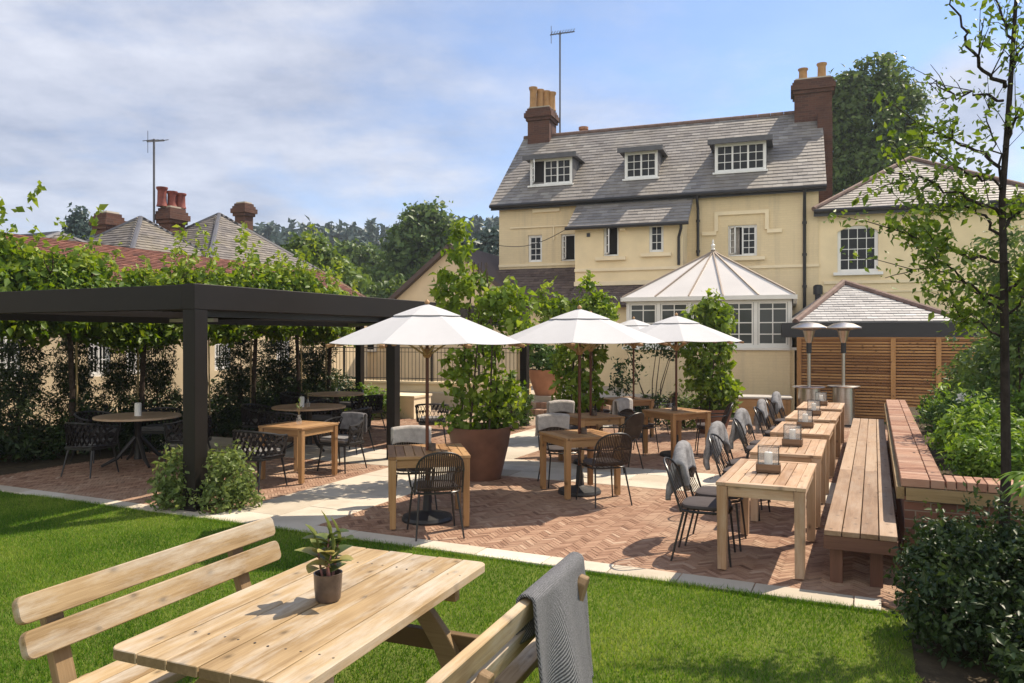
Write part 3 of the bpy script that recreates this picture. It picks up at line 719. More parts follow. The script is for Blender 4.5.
    wrf = MB(); o = .25; fl, fr_, ff, bk = wl - .15, wr + o, -o, 7.2; ax, ay, az = 2.72, 3.5, 8.05; e = we - .02
    for tri in (((fl, ff), (fr_, ff)), ((fr_, ff), (fr_, bk)), ((fr_, bk), (fl, bk)), ((fl, bk), (fl, ff))): deck(wrf, [(*tri[0], e), (*tri[1], e), (ax, ay, az)], .05)
    sh = math.hypot(ay - ff, az - e); wid = fr_ - fl
    slates(wrf, (fl, ff, e), (1, 0, 0), (0, ay - ff, az - e), wid, sh, lambda x, y: (ax - fl) * y / sh - .02 < x < wid - (wid - (ax - fl)) * y / sh + .02)
    shl = math.hypot(ax - fl, az - e); slates(wrf, (fl, bk, e), (0, -1, 0), (ax - fl, 0, az - e), bk - ff, shl, lambda x, y: (bk - ay) * y / shl < x < (bk - ff) - (ay - ff) * y / shl)
    wro = wrf.build('wing_roof', 'slate', h)
    hr = MB()
    for cx_, cy_ in ((fl, ff), (fr_, ff)): hr.tube([(cx_, cy_, e + .03), (ax, ay, az + .05)], .085, 8)
    hr.build('ridge', 'ridge_tile', wro)
    gt = MB(); gt.tube([(fl, ff - .06, e - .04), (fr_, ff - .06, e - .04)], .065); gt.box(((fl + fr_) / 2, ff + .03, e - .12), (wid, .03, .16)); gt.build('gutter', 'gutter_black', h)
    # soil pipe stack and box beside the wing
    st = MB(); X = hx(818, -.3); st.tube([(X, -.3, 1.5), (X, -.3, hz(285, X, -.3))], .09, 8); st.lathe([(.14, 0), (.14, .25), (.09, .3)], 10, (X, -.3, hz(288, X, -.3) - .2)); st.lathe([(.3, 0), (.34, .5), (.2, .62)], 10, (X + .05, -.35, hz(325, X, -.3))); st.build('soil_pipe', 'gutter_black', h)
    # lean-tos under the left section
    lt = MB(); la, lb, lf = -12.3, pl, -1.6; lz0, lz1 = 2.95, 4.4
    deck(lt, [(la, lf, lz0), (lb, lf, lz0), (lb, -.0, lz1), (la, -.0, lz1)]); slates(lt, (la, lf, lz0), (1, 0, 0), (0, -lf, lz1 - lz0), lb - la, math.hypot(lf, lz1 - lz0), sw=.2, sh=.14)
    deck(lt, [(lb, pd - 1.3, 2.95), (pr - .3, pd - 1.3, 2.95), (pr - .3, pd, 3.65), (lb, pd, 3.65)]); slates(lt, (lb, pd - 1.3, 2.95), (1, 0, 0), (0, 1.3, .7), pr - .3 - lb, 1.47, sw=.2, sh=.14)
    lt.build('lean_to_roof', 'brown_tile', h)
    lw = MB(); lw.quad((la + .2, lf + .3, 0), (lb, lf + .3, 0), (lb, lf + .3, 3.2), (la + .2, lf + .3, 3.2)); lw.quad((lb, pd - 1.0, 0), (pr - .5, pd - 1.0, 0), (pr - .5, pd - 1.0, 3.1), (lb, pd - 1.0, 3.1)); lw.build('lean_to_wall', 'cream_render', h)
    # cable, wall lamp, vents
    cb = MB(); p0 = Vector((hx(500), -.15, hz(246, hx(500)))); p1 = Vector((pl - .2, cf, cz - .05)); cb.tube([p0.lerp(p1, t) - Vector((0, 0, .25 * math.sin(t * math.pi))) for t in [i / 10 for i in range(11)]], .012, 5); cb.build('cable', 'gutter_black', h)
    vl = MB(); X = hx(623, pd); vl.box((X, pd - .08, hz(227, X, pd)), (.18, .16, .26)); vl.build('alarm_box', 'cream_trim', h, bevel=.02)
    vl = MB(); X = hx(588.5, pd); vl.box((X, pd - .01, hz(235, X, pd)), (.11, .04, .12)); vl.build('vent', 'gutter_black', h)
    return h
main_house()
def aerial(name, label, loc, zt, z0, boom, els, rz):
    t = thing(name, label, 'aerial', (loc[0], loc[1], z0), rz); H = zt - z0
    m_ = MB(); m_.tube([(0, 0, 0), (0, 0, H)], .034, 6); m_.build('mast', 'lead', t)
    y = MB(); y.tube([(-boom * .4, 0, H - .15), (boom * .6, 0, H - .15 + .2)], .025, 5)
    for k in range(els): x = -boom * .35 + boom * .9 * k / (els - 1); y.tube([(x, -.22, H - .1 + .2 * k / els), (x, .22, H - .1 + .2 * k / els)], .014, 4)
    y.tube([(-boom * .36, 0, H - .5), (-boom * .36, 0, H + .2)], .012, 4); y.build('antenna', 'lead', t)
p = H0 + Matrix.Rotation(-HA, 3, 'Z') @ Vector((hx(560, 3.7), 3.7, 0))
aerial('roof_aerial', 'thin television aerial on a tall mast above the cream house roof', p, 14.2, 9.6, 1.0, 9, R(10))

def outbuilding():
    """gable fronted cream block left of the house"""
    c = W(452, 26.5); t = thing('outbuilding', 'cream gabled outbuilding with dark verge behind the tall potted vine', 'building', (c.x, c.y, .4), -HA)
    mb = MB(); hw, ez, pz = 2.35, 2.9, 4.75; mb.prism([(-hw, 0), (hw, 0), (hw, ez), (0, pz), (-hw, ez)], (0, 0, 0), (1, 0, 0), (0, 0, 1), -5); mb.build('wall', 'pale_render', t)
    r_ = MB(); 
    for s in (-1, 1): deck(r_, [(s * (hw + .3), -.25, ez - .2), (0, -.25, pz + .06), (0, 5, pz + .06), (s * (hw + .3), 5, ez - .2)], .14)
    r_.build('roof', 'brown_tile', t)
    f = MB(); f.box((-5.2, 1.5, 2.78), (5.4, 3.4, .14)); f.build('flat_roof', 'lead', t); f = MB(); f.box((-5.2, 1.6, 1.35), (5.2, 3.0, 2.7)); f.build('annexe_wall', 'pale_render', t)
    for x in (-6.6, -5.0, -3.4): window(t, x - .4, x + .4, 1.05, 2.2, .06, 2, 3, 1)
outbuilding()

def conservatory():
    d0 = -5.0                                                     # front face, house frame
    xr, xl = hx(790, d0), hx(628, d0); cx = (xr + xl) / 2; zs, ze = hz(350, xr, d0), hz(297, xr, d0)
    rot = Matrix.Rotation(-HA, 3, 'Z'); o = H0 + rot @ Vector((cx, d0, 0)); t = thing('conservatory', 'white conservatory with a pale hipped glazed roof and finial on cream dwarf walls', 'conservatory', o, -HA)
    hw = (xr - xl) / 2; ch = 1.0; dep = 5.0
    plan = [(-hw, dep), (-hw, ch), (-hw + ch, 0), (hw - ch * .35, 0), (hw, ch * .35), (hw, dep)]
    plan = [(-hw, dep), (-hw, .02), (hw, 0), (hw, dep)]
    w = MB()
    for (a, b) in zip(plan, plan[1:]):
        a3, b3 = Vector((*a, 0)), Vector((*b, 0)); w.bar(a3 + Vector((0, 0, zs / 2)), b3 + Vector((0, 0, zs / 2)), .22, zs)
    w.build('dwarf_wall', 'cream_brick', t)
    sl2 = MB()
    for (a, b) in zip(plan, plan[1:]): sl2.bar(Vector((*a, zs + .03)), Vector((*b, zs + .03)), .34, .07)
    sl2.build('sill', 'conservatory_white', t)
    H = ze - zs
    def side(a, b, n):
        fm = MB(); a, b = Vector((*a, 0)), Vector((*b, 0)); e = (b - a); L = e.length; e.normalize(); f = frame_from(e); f = Matrix((e, Vector((-e.y, e.x, 0)), Vector((0, 0, 1)))).transposed()
        def bx(u0, u1, z0, z1, th): fm.box(a + e * (u0 + u1) / 2 + Vector((0, 0, (z0 + z1) / 2)), (u1 - u0, th, z1 - z0), f)
        bx(0, L, ze - .12, ze, .09); bx(0, L, zs + .06, zs + .13, .09)
        for i in range(n + 1):
            u = L * i / n; bx(max(0, u - .05), min(L, u + .05), zs + .1, ze - .1, .1)
        for i in range(n):
            u0, u1 = L * i / n + .06, L * (i + 1) / n - .06
            for z in (.14, .52, .78): bx(u0, u1, zs + z * H - .014, zs + z * H + .014, .04) if z > .2 else None
            bx(u0, u0 + .04, zs + .13, ze - .12, .06); bx(u1 - .04, u1, zs + .13, ze - .12, .06); um = (u0 + u1) / 2; bx(um - .014, um + .014, zs + .13, ze - .12, .036)
            bx(u0, u1, zs + .13, zs + .17, .058); bx(u0, u1, ze - .16, ze - .12, .058); bx(u0, u1, zs + .3 * H - .014, zs + .3 * H + .014, .042)
        fo = fm.build('window', 'conservatory_white', t)
        g = MB(); g.box(a + e * L / 2 + Vector((0, 0, (zs + ze) / 2)), (L - .04, .012, H - .2), f); g.build('pane', 'conservatory_glass', fo)
    side(plan[1], plan[2], 5); side(plan[2], plan[3], 6); side(plan[0], plan[1], 6)
    # roof: fan of glazing in front, ridge back to the house
    ap = Vector((hx(713, d0 + 2.0) - cx, 2.0, hz(252, hx(713, d0 + 2.0), d0 + 2.0))); bk = Vector((ap.x, dep, ap.z)); ov = .13; zr = ze + .05
    rim = [(-hw - ov, dep), (-hw - ov, 2.6), (-hw - ov, 1.2), (-hw - ov, -ov)] + [(-hw - ov + (2 * hw + 2 * ov) * i / 5, -ov) for i in range(1, 5)] + [(hw + ov, -ov), (hw + ov, 1.2), (hw + ov, 2.6), (hw + ov, dep)]
    rp = MB(); bars = MB(); rim = [Vector((*p, zr)) for p in rim]
    tops = [bk] + [ap] * (len(rim) - 2) + [bk]
    for i in range(len(rim) - 1):
        q = [rim[i], rim[i + 1], tops[i + 1], tops[i]]; q = [v for k, v in enumerate(q) if k == 0 or (v - q[k - 1]).length > 1e-6]
        deck(rp, q, .03)
    for a, b in zip(rim, tops): bars.bar(a + Vector((0, 0, .02)), b + Vector((0, 0, .025)), .034, .035)
    bars.bar(ap + Vector((0, 0, .05)), bk + Vector((0, 0, .05)), .12, .08)
    ro = rp.build('roof', 'conservatory_roof', t); bars.build('glazing_bars', 'taupe', ro)
    gt = MB()
    for a, b in zip(rim, rim[1:]): gt.bar(a - Vector((0, 0, .05)), b - Vector((0, 0, .05)), .1, .11)
    gt.build('gutter', 'conservatory_white', t)
    f = MB(); f.lathe([(.06, 0), (.07, .03), (.03, .06), (.06, .11), (.06, .15), (.02, .19), (.035, .23), (.01, .31), (0, .33)], 12, ap + Vector((0, 0, .05))); f.build('finial', 'conservatory_white', t, smooth=True)
conservatory()

def garage():
    c = W(872, 19.0); t = thing('slate_roofed_outhouse', 'low outhouse with slate hip roof in painted sun glare behind the slatted fence', 'building', (c.x, c.y, 0), -R(14))
    f = (c.y) / F; ez = HC + (337 - 322) * f; az = HC + (337 - 284) * (c.y + 2.4) / F; hl, hr_ = 1.8, 2.05; d = 3.4
    w = MB(); w.box((.1, 2.0, ez / 2 - .1), (3.6, 3.6, ez - .2)); w.build('wall', 'cream_render', t)
    r_ = MB(); A, B, P = (-hl, -.2, ez), (hr_, -.2, ez), (-.25, 2.4, az); Q = (-.25, 4.2, az); C_, D_ = (hr_, 4.2, ez), (-hl, 4.2, ez)
    deck(r_, [A, B, P]); deck(r_, [B, C_, Q, P]); deck(r_, [D_, A, P, Q]); sh = math.hypot(2.6, az - ez); wd = hl + hr_
    slates(r_, A, (1, 0, 0), (0, 2.6, az - ez), wd, sh, lambda x, y: (hl - .25) * y / sh < x < wd - (hr_ + .25) * y / sh, sw=.26, sh=.17)
    ro = r_.build('roof', 'slate_glare', t)
    h_ = MB(); h_.tube([A, Vector(P) + Vector((0, 0, .04))], .09, 8); h_.tube([B, Vector(P) + Vector((0, 0, .04))], .09, 8); h_.build('hip_tiles', 'ridge_tile', ro)
    fa = MB(); fa.box((.1, -.32, ez - .2), (4.5, .22, .36)); fa.build('fascia', 'gutter_black', t)
garage()

def left_building():
    """long low range beyond the pleached trees (terrace frame)"""
    t = thing('cottage_range', 'low cream range with red tiled lower roof, grey slate hips and brick chimneys', 'building', (0, 0, 0), TROT)
    uw = -15.6; v0, v1 = 3, 21.6
    wins = [(v, v + .56, 1.1, 2.15) for v in (9.3, 11.32, 12.27, 14.9, 17.2)]
    w = MB(); wall_holes(w, v0, v1, 0, 3.3, 0, wins)
    w.v = [(uw - p[1], p[0], p[2]) for p in w.v]; w.quad((uw, v1, 0), (-24, v1, 0), (-24, v1, 3.3), (uw, v1, 3.3)); w.quad((uw, v1, 3.3), (-17.6, v1, 4.35), (-19.6, v1, 3.3)); w.build('wall', 'pale_render', t)
    for (a, b, c, d) in wins:
        wn = window(t, a, b, c, d, 0, 2, 3, 2, fr=.07); wn.rotation_euler = (0, 0, R(90)); wn.location = (uw - .06, 0, 0)
    r_ = MB(); e0, e1 = (uw + .3, 3.1), (-17.7, 4.32); deck(r_, [(e0[0], v0, e0[1]), (e0[0], v1 + .2, e0[1]), (e1[0], v1 + .2, e1[1]), (e1[0], v0, e1[1])])
    slates(r_, (e0[0], v0, e0[1]), (0, 1, 0), (e1[0] - e0[0], 0, e1[1] - e0[1]), v1 + .2 - v0, math.hypot(e1[0] - e0[0], e1[1] - e0[1]), sw=.19, sh=.11)
    deck(r_, [(-21, v0, 3.1), (-21, v1 + .2, 3.1), (e1[0], v1 + .2, e1[1]), (e1[0], v0, e1[1])]); r_.build('tiled_roof', 'clay_tile', t)
    def pyramid(cu, cv, hu, hv, z0, z1, rl=0):
        sr = MB(); hp_ = MB()
        c = [(cu + hu, cv - hv, z0), (cu + hu, cv + hv, z0), (cu - hu, cv + hv, z0), (cu - hu, cv - hv, z0)]; A = Vector((cu + rl, cv, z1)); A2 = Vector((cu - rl, cv, z1))
        faces = [(c[0], c[1], A, A), (c[1], c[2], A2, A), (c[2], c[3], A2, A2), (c[3], c[0], A, A2)]
        for a, b, q1, q2 in faces:
            a, b = Vector(a), Vector(b); pts = [a, b, q1] + ([q2] if (q1 - q2).length > 1e-4 else []); deck(sr, pts)
            eu = (b - a); wl = eu.length; eu.normalize(); m1, m2 = (q2 - a).dot(eu), (q1 - a).dot(eu); up = (q1 - a) - eu * m2; shh = up.length
            slates(sr, a, eu, up, wl, shh, lambda x, y, m1=m1, m2=m2, wl=wl, s=shh: m1 * y / s < x < wl - (wl - m2) * y / s, sw=.22, sh=.14)
        for q in c: hp_.tube([q, A if q[0] > cu else A2], .07, 6)
        if rl: hp_.tube([A, A2], .08, 6)
        sr_ = sr.build('slate_roof', 'slate_left', t); hp_.build('hip_ridge', 'lead', sr_)
    pyramid(-19.9, 19.2, 2.2, 2.5, 4.3, 6.1); pyramid(-19.6, 15.9, 1.8, 1.8, 4.1, 5.5); pyramid(-21.5, 14.0, 2.2, 2.6, 3.9, 4.85, 1.0); pyramid(-20.4, 8.6, 2.4, 1.6, 3.9, 4.75, 1.0)
    def at(px, y, u): # point on plane U = u
        k = (px - 512) / F; v = (k * -u * TS - u * TC) / (TS - k * TC); Y = -u * TS + v * TC; return v, HC + (HY - y) * Y / F
    for (px, y0, y1, u, sx, pots, mt, nm) in ((108, 229, 214, -21.5, .7, [], 'red_brick', 0), (172, 226, 209, -20.6, .8, [(-.1, -.3, 1), (0, 0, .85), (.1, .26, .8)], 'red_brick', 1), (244, 222, 204, -22.6, .62, [], 'red_brick', 2)):
        v, zt = at(px, y1, u); _, zb = at(px, y0 + 12, u)
        chimney(t, u - .26, u + .26, v - sx * .36, v + sx * .36, zb, zt, pots, 'red_brick', 'red_pot', .62)
    return at
simple('red_pot', (.21, .05, .035), .7, .3, 6)
at_left = left_building()
v, z = at_left(154, 139, -20.9); p = TP(-20.9, v)
aerial('rooftop_aerial', 'thin television aerial standing left of the red chimney pots', p, z, 5.0, .7, 4, R(70))

# ------------------------------------------------------------------ fence, railing, retaining wall, steps
def fence():
    o = W(797, 18.3); t = thing('slatted_fence', 'horizontal slatted timber fence behind the patio heaters', 'fence', (o.x, o.y, 0), TROT)
    L, H = 5.6, 1.96; posts = [.08, 2.2 - .55, 3.05, 4.4, 5.5]; sl_ = MB(); z = .06
    while z < H - .03: sl_.box((L / 2, 0, z + .022), (L, .024, .044), tint=rnd.random()); z += .068
    sl_.build('slats', 'fence_wood', t)
    bk = MB(); bk.box((L / 2, .05, H / 2), (L, .012, H - .1)); bk.build('backing_board', 'bench_dark', t)
    cp = MB(); cp.box((L / 2, 0, H), (L, .08, .03)); cp.build('capping', 'fence_wood', t)
    for x in (.05, 2.05, 2.95, 3.0 + 1.2, 5.5): m_ = MB(); m_.box((x, -.03, H / 2), (.1, .06, H - .02)); m_.build('post', 'fence_wood', t)
fence()
def railings():
    a = W(300, 23.2); b = W(528, 20.6); d = b - a; L = d.length; rz = math.atan2(d.y, d.x)
    w = MB(); w.box((L / 2, .12, .33), (L, .24, .66)); w.box((L / 2, .12, .69), (L + .05, .32, .06)); wo = w.build('retaining_wall', 'cream_render'); wo.location = a; wo.rotation_euler = (0, 0, rz)
    tag(wo, 'low cream retaining wall under the black iron railing', 'wall')
    w = MB(); w.box((0, 0, .25), (1.15, .9, .5)); w.box((0, 0, .53), (1.2, .95, .05)); o = w.build('plinth', 'cream_trim'); c = W(402, 19.2); o.location = (c.x, c.y, 0); o.rotation_euler = (0, 0, rz); tag(o, 'cream rendered plinth block in front of the railing', 'wall')
    t = thing('railing', 'black iron railing with thin vertical bars on the cream retaining wall', 'railing', (a.x, a.y, .72), rz)
    H = .95; m_ = MB(); m_.bar((0, .12, H), (L, .12, H), .05, .025); m_.bar((0, .12, .08), (L, .12, .08), .04, .02); m_.bar((0, .12, H - .12), (L, .12, H - .12), .03, .015); m_.build('rail', 'dark_metal', t)
    m_ = MB(); x = .06
    while x < L: m_.tube([(x, .12, 0), (x, .12, H)], .008, 5); x += .115
    m_.build('bars', 'dark_metal', t)
    for k in range(6): m_ = MB(); x = .03 + k * (L - .06) / 5; m_.box((x, .12, H / 2 + .02), (.05, .05, H + .06)); m_.build('post', 'dark_metal', t)
railings()
def steps():
    t = thing('brick_steps', 'two shallow red brick steps up to the upper terrace', 'steps', TP(-7.0, 18.3), TROT)
    for k, (d, h) in enumerate(((.0, .15), (.35, .3), (.7, .44))):
        m_ = MB(); n = 18
        for i in range(n): m_.box((-1.1 + 2.2 * (i + .5) / n, d - .5 + .2, h - .075), (2.2 / n - .006, .42, .149), tint=rnd.random())
        m_.build('step', 'paving_brick', t, bevel=.004)
steps()

# ================================================================== PERGOLA
def pergola():
    t = thing('pergola', 'dark metal pergola with a slatted louvre roof over the shaded dining area', 'pergola', TP(-7.02, 6.42), TROT)
    Wd, Ls = 4.45, (4.0, 9.15); H = 2.58; b = .2
    for x in (0, -Wd):
        for y, s in ((0, .19), (Ls[0], .16), (Ls[1], .16)):
            m_ = MB(); m_.box((x, y, H / 2 - .005), (s, s, H - .02)); po = m_.build('post', 'pergola_metal', t, bevel=.006)
            p = MB(); p.box((x, y, .022), (s + .08, s + .08, .012)); p.build('foot_plate', 'dark_metal', po)
    bh = .29
    for x in (0, -Wd): m_ = MB(); m_.box((x, Ls[1] / 2, H - bh / 2 + .004), (b, Ls[1] + .21, bh)); m_.build('beam', 'pergola_metal', t, bevel=.005)
    for y in (0, Ls[0], Ls[1]): m_ = MB(); m_.box((-Wd / 2, y, H - bh / 2), (Wd - b - .004, b, bh - .006)); m_.build('beam', 'pergola_metal', t, bevel=.005)
    m_ = MB()
    for x in (-.15, -Wd + .15): m_.box((x, Ls[1] / 2, H - bh - .02), (.1, Ls[1] - .2, .1))
    m_.build('rain_channel', 'dark_metal', t)
    m_ = MB(); y = .22
    while y < Ls[1] - .15:
        if abs(y - Ls[0]) > .16: m_.box((-Wd / 2, y, H - .13), (Wd - .5, .212, .028), (R(8.5 if y < Ls[0] else 15), 0, 0))
        y += .2
    m_.build('louvres', 'dark_metal', t)
    for y in (2.0, 6.4): m_ = MB(); m_.box((-Wd / 2, y, H - bh - .06), (.9, .09, .05)); m_.build('heater_bar', 'steel', t)
pergola()

# ================================================================== TABLES
def rect_table(label, loc, rz, w, d, mat='teak', group='square teak tables on the terrace', th=.03, leg=.07, n=7, h=.75):
    """slatted top, apron, four square legs; w across, d along"""
    t = thing('dining_table', label, 'table', loc, rz, group); top = MB(); fr = .075
    for s in (-1, 1): top.box((s * (w / 2 - fr / 2), 0, h - th / 2), (fr, d, th)); top.box((0, s * (d / 2 - fr / 2), h - th / 2), (w - 2 * fr - .002, fr, th))
    iw = w - 2 * fr; sw = iw / n
    for k in range(n): top.box((-iw / 2 + sw * (k + .5), 0, h - th / 2 - .001), (sw - .007, d - 2 * fr - .004, th - .004))
    top.build('tabletop', mat, t, bevel=.003)
    ap = MB(); o = .035
    for s in (-1, 1): ap.box((s * (w / 2 - o), 0, h - th - .045), (.022, d - 2 * leg - .02, .085)); ap.box((0, s * (d / 2 - o), h - th - .0455), (w - 2 * leg - .02, .022, .085))
    ap.build('apron', mat, t)
    for sx in (-1, 1):
        for sy in (-1, 1): l = MB(); l.box((sx * (w / 2 - leg / 2 - .006), sy * (d / 2 - leg / 2 - .006), (h - th + .016) / 2 - .001), (leg, leg, h - th - .018), taper=.86); l.build('leg', mat, t, bevel=.003)
    return t
ROW = [TP(-.853, 7.26 + 1.87 * k, .016) for k in range(5)]
ROWN = ['nearest', 'second nearest', 'middle', 'fourth nearest', 'farthest']
for k, p in enumerate(ROW):
    rect_table('pale slatted teak table along the bench, the ' + ROWN[k] + ' of the five', p, TROT + R(rnd.gauss(0, .5)), .71, 1.37, ('teak_pale' if k else 'teak_pale'), 'teak tables along the bench', leg=.085, n=6)
UT = [(-.912, 8.28, 10, .83, .9, 'square teak table under the nearest white parasol, beside the bronze pot'),
      (.85, 9.70, 23, .77, .77, 'square teak table under the second parasol, with a wire chair turned away in front'),
      (1.22, 11.95, 23, .77, .77, 'square teak table half hidden behind the second parasol table'),
      (2.72, 12.75, 28, .80, .80, 'square teak table under the right hand parasol, by the conservatory vine'),
      (2.25, 15.2, 25, .80, .80, 'small far teak table under the parasol nearest the terracotta pot steps')]
UT[4] = UT[4][:5] + ('farthest square teak table, beneath the parasol at the back',)
for x, y, a, w, d, lab in UT: rect_table(lab, (x, y, .016), R(a), w, d)
rect_table('orange toned square teak table at the sunny edge of the pergola', TP(-7.25, 8.44, .016), TROT, .76, .78, 'teak', 'tables under the pergola', n=6)
def round_table(label, loc, r):
    t = thing('round_table', label, 'table', loc, R(20), 'tables under the pergola')
    m_ = MB(); m_.lathe([(0, .715), (r - .03, .715), (r, .722), (r, .748), (r - .008, .752), (0, .752)], 40, cap=False); m_.build('tabletop', 'teak_pale', t)
    m_ = MB(); m_.lathe([(.06, .08), (.05, .2), (.05, .66), (.09, .714)], 14); m_.build('pedestal', 'dark_metal', t, smooth=True)
    for k in range(4): m_ = MB(); a = k * math.pi / 2 + .4; c, s = math.cos(a), math.sin(a); m_.tube([(c * .04, s * .04, .42), (c * .3, s * .3, .12), (c * .52, s * .52, .02)], [.035, .03, .02], 8); m_.build('leg', 'dark_metal', t, smooth=True)
    return t
RT = [(W(138, 11.9), .62, 'round pedestal table in deep shade at the left of the pergola'), (W(309, 13.5), .63, 'round pedestal table behind the orange toned square table'), (W(336, 16.6), .6, 'farthest round table under the pergola, near the iron railing')]
for p, r, lab in RT: round_table(lab, (p.x, p.y, .016), r)

# ================================================================== CHAIRS
def arch(zs, zt, hw, y0, lean, n=18, z_of=None):
    """pointed-round hoop from seat height up and over; returns points"""
    pts = []; h = zt - zs
    for i in range(n + 1):
        a = math.pi * i / n; x = -hw * math.cos(a) * (1 + .05 * math.sin(a)); z = zs + h * (math.sin(a) ** .33)
        pts.append((x, y0 - lean * (z - zs) / h - .05 * (1 - (x / hw) ** 2) * ((z - zs) / h), z))
    return pts
def wire_chair(label, arms=True, cush='cushion_grey', dense=True, group='black wire backed chairs on the terrace'):
    t = thing('terrace_chair', label, 'chair', (0, 0, 0), 0, group); zs = .44
    for sx in (-1, 1):
        l = MB(); l.tube([(sx * .20, .19, zs - .01), (sx * .245, .235, .0)], [.0115, .009], 7); l.build('leg', 'chair_metal', t, smooth=True)
        l = MB(); l.tube([(sx * .19, -.17, zs - .01), (sx * .235, -.27, .0)], [.0115, .009], 7); l.build('leg', 'chair_metal', t, smooth=True)
    s = MB(); pts = []
    for i in range(28):
        a = 2 * math.pi * i / 28; c, q = math.cos(a), math.sin(a); pts.append((.225 * math.copysign(abs(c) ** .6, c), .01 + .215 * math.copysign(abs(q) ** .6, q), zs))
    s.tube(pts, .011, 7, True)
    for k in range(-3, 4): s.tube([(k * .06, -.19, zs), (k * .06, .21, zs)], .004, 4)
    s.build('seat_frame', 'chair_metal', t, smooth=True)
    c = MB()
    def pad(u, v):
        a = 2 * math.pi * u; cc, q = math.cos(a), math.sin(a); k = (v - .5) * 2; r = math.cos(abs(k) ** 3.0 * math.pi / 2 * .999) ** .35 if abs(k) < 1 else 0
        rr = (1 - abs(k) ** 4) ** .5; return (.215 * rr * math.copysign(abs(cc) ** .55, cc), .01 + .21 * rr * math.copysign(abs(q) ** .55, q), zs + .038 + .028 * k * (1.15 - .0 * rr))
    c.grid(pad, 28, 11, True); c.build('seat_cushion', cush, t, smooth=True)
    hp_ = arch(zs - .005, .86, .235, -.185, .13); b = MB(); b.tube(hp_, .0105, 7); b.build('back_frame', 'chair_metal', t, smooth=True)
    w = MB(); n = 22 if dense else 7; hz_ = lambda x: zs + (.86 - zs) * max(0.02, (1 - (x / .235) ** 2)) ** .165
    for k in range(1, n):
        x = -.225 + .45 * k / n; zt = hz_(x) - .004; z0 = zs + .03; P = []
        for j in range(5):
            z = z0 + (zt - z0) * j / 4; f = (z - zs) / (.86 - zs); P.append((x, -.185 - .13 * f - .05 * (1 - (x / .215) ** 2) * f - .018 * math.sin(f * 3.1), z))
        w.tube(P, .0078 if dense else .0042, 5)
    if dense:
        for zz in (.50, .66):
            f = (zz - zs) / (.86 - zs); w.tube([(x, -.185 - .13 * f - .05 * (1 - (x / .215) ** 2) * f - .018, zz) for x in [(-.22 + .44 * i / 8) for i in range(9)]], .008, 5)
    w.build('backrest', 'rope' if dense else 'chair_metal', t, smooth=True)
    if arms:
        for sx in (-1, 1): a = MB(); a.tube([(sx * .205, -.25, .665), (sx * .25, -.19, .655), (sx * .27, -.02, .645), (sx * .265, .12, .635), (sx * .245, .17, .60), (sx * .215, .19, .44)], .0105, 7); a.build('armrest', 'chair_metal', t, smooth=True)
    return t
def woven_armchair(label, group='black woven armchairs under the pergola'):
    t = thing('woven_armchair', label, 'armchair', (0, 0, 0), 0, group); zs = .40
    for sx in (-1, 1):
        for (y0, y1) in ((.2, .25), (-.18, -.27)): l = MB(); l.tube([(sx * .2, y0, zs), (sx * .25, y1, 0)], [.016, .010], 8); l.build('leg', 'chair_metal', t, smooth=True)
    s = MB(); s.box((0, 0, zs), (.5, .48, .05)); s.build('seat_frame', 'chair_metal', t, bevel=.02, segs=2)
    c = MB(); c.box((0, .01, zs + .06), (.48, .46, .07)); c.build('seat_cushion', 'cushion_pale', t, bevel=.028, segs=3)
    def P(u, z):                                                   # u 0..1 round the tub from left arm to right arm
        a = math.pi * (u * 1.16 - .08); f = (z - .4) / .36; r = 1 + .1 * f; x = -math.cos(a) * .275 * r; y = .06 - math.sin(a) * .33 * r if 0 <= u <= 1 else 0
        y = .06 - math.copysign(abs(math.sin(a)) ** .7, math.sin(a)) * .33 * r; return Vector((x, y, z - (.085 if z > .6 else 0) * (1 - max(0, math.sin(a)) ** .5)))
    rail = MB(); rail.tube([P(i / 26, .76) for i in range(27)], .016, 8); rail.tube([P(i / 26, .43) for i in range(27)], .013, 8)
    for u in (0, 1): rail.tube([P(u, .43), P(u, .76)], .014, 8)
    rail.build('frame', 'chair_metal', t, smooth=True)
    w = MB(); n = 15
    for k in range(n + 1):
        for dr in (1, -1):
            u0 = k / n; pts = []
            for j in range(7):
                u = u0 + dr * (2.0 / n) * j / 6
                if u < -.001 or u > 1.001: continue
                p = P(min(1, max(0, u)), .44 + .31 * j / 6); q = Vector((p.x, p.y - .05, 0)); q.normalize(); pts.append(p + q * .007 * dr)
            if len(pts) > 1:
                for a, b in zip(pts, pts[1:]): w.bar(a, b + (b - a) * .08, .007, .034, up=(0, 0, 1) if abs((b - a).normalized().z) < .9 else (0, 1, 0))
    w.build('woven_back', 'black_rope', t); return t
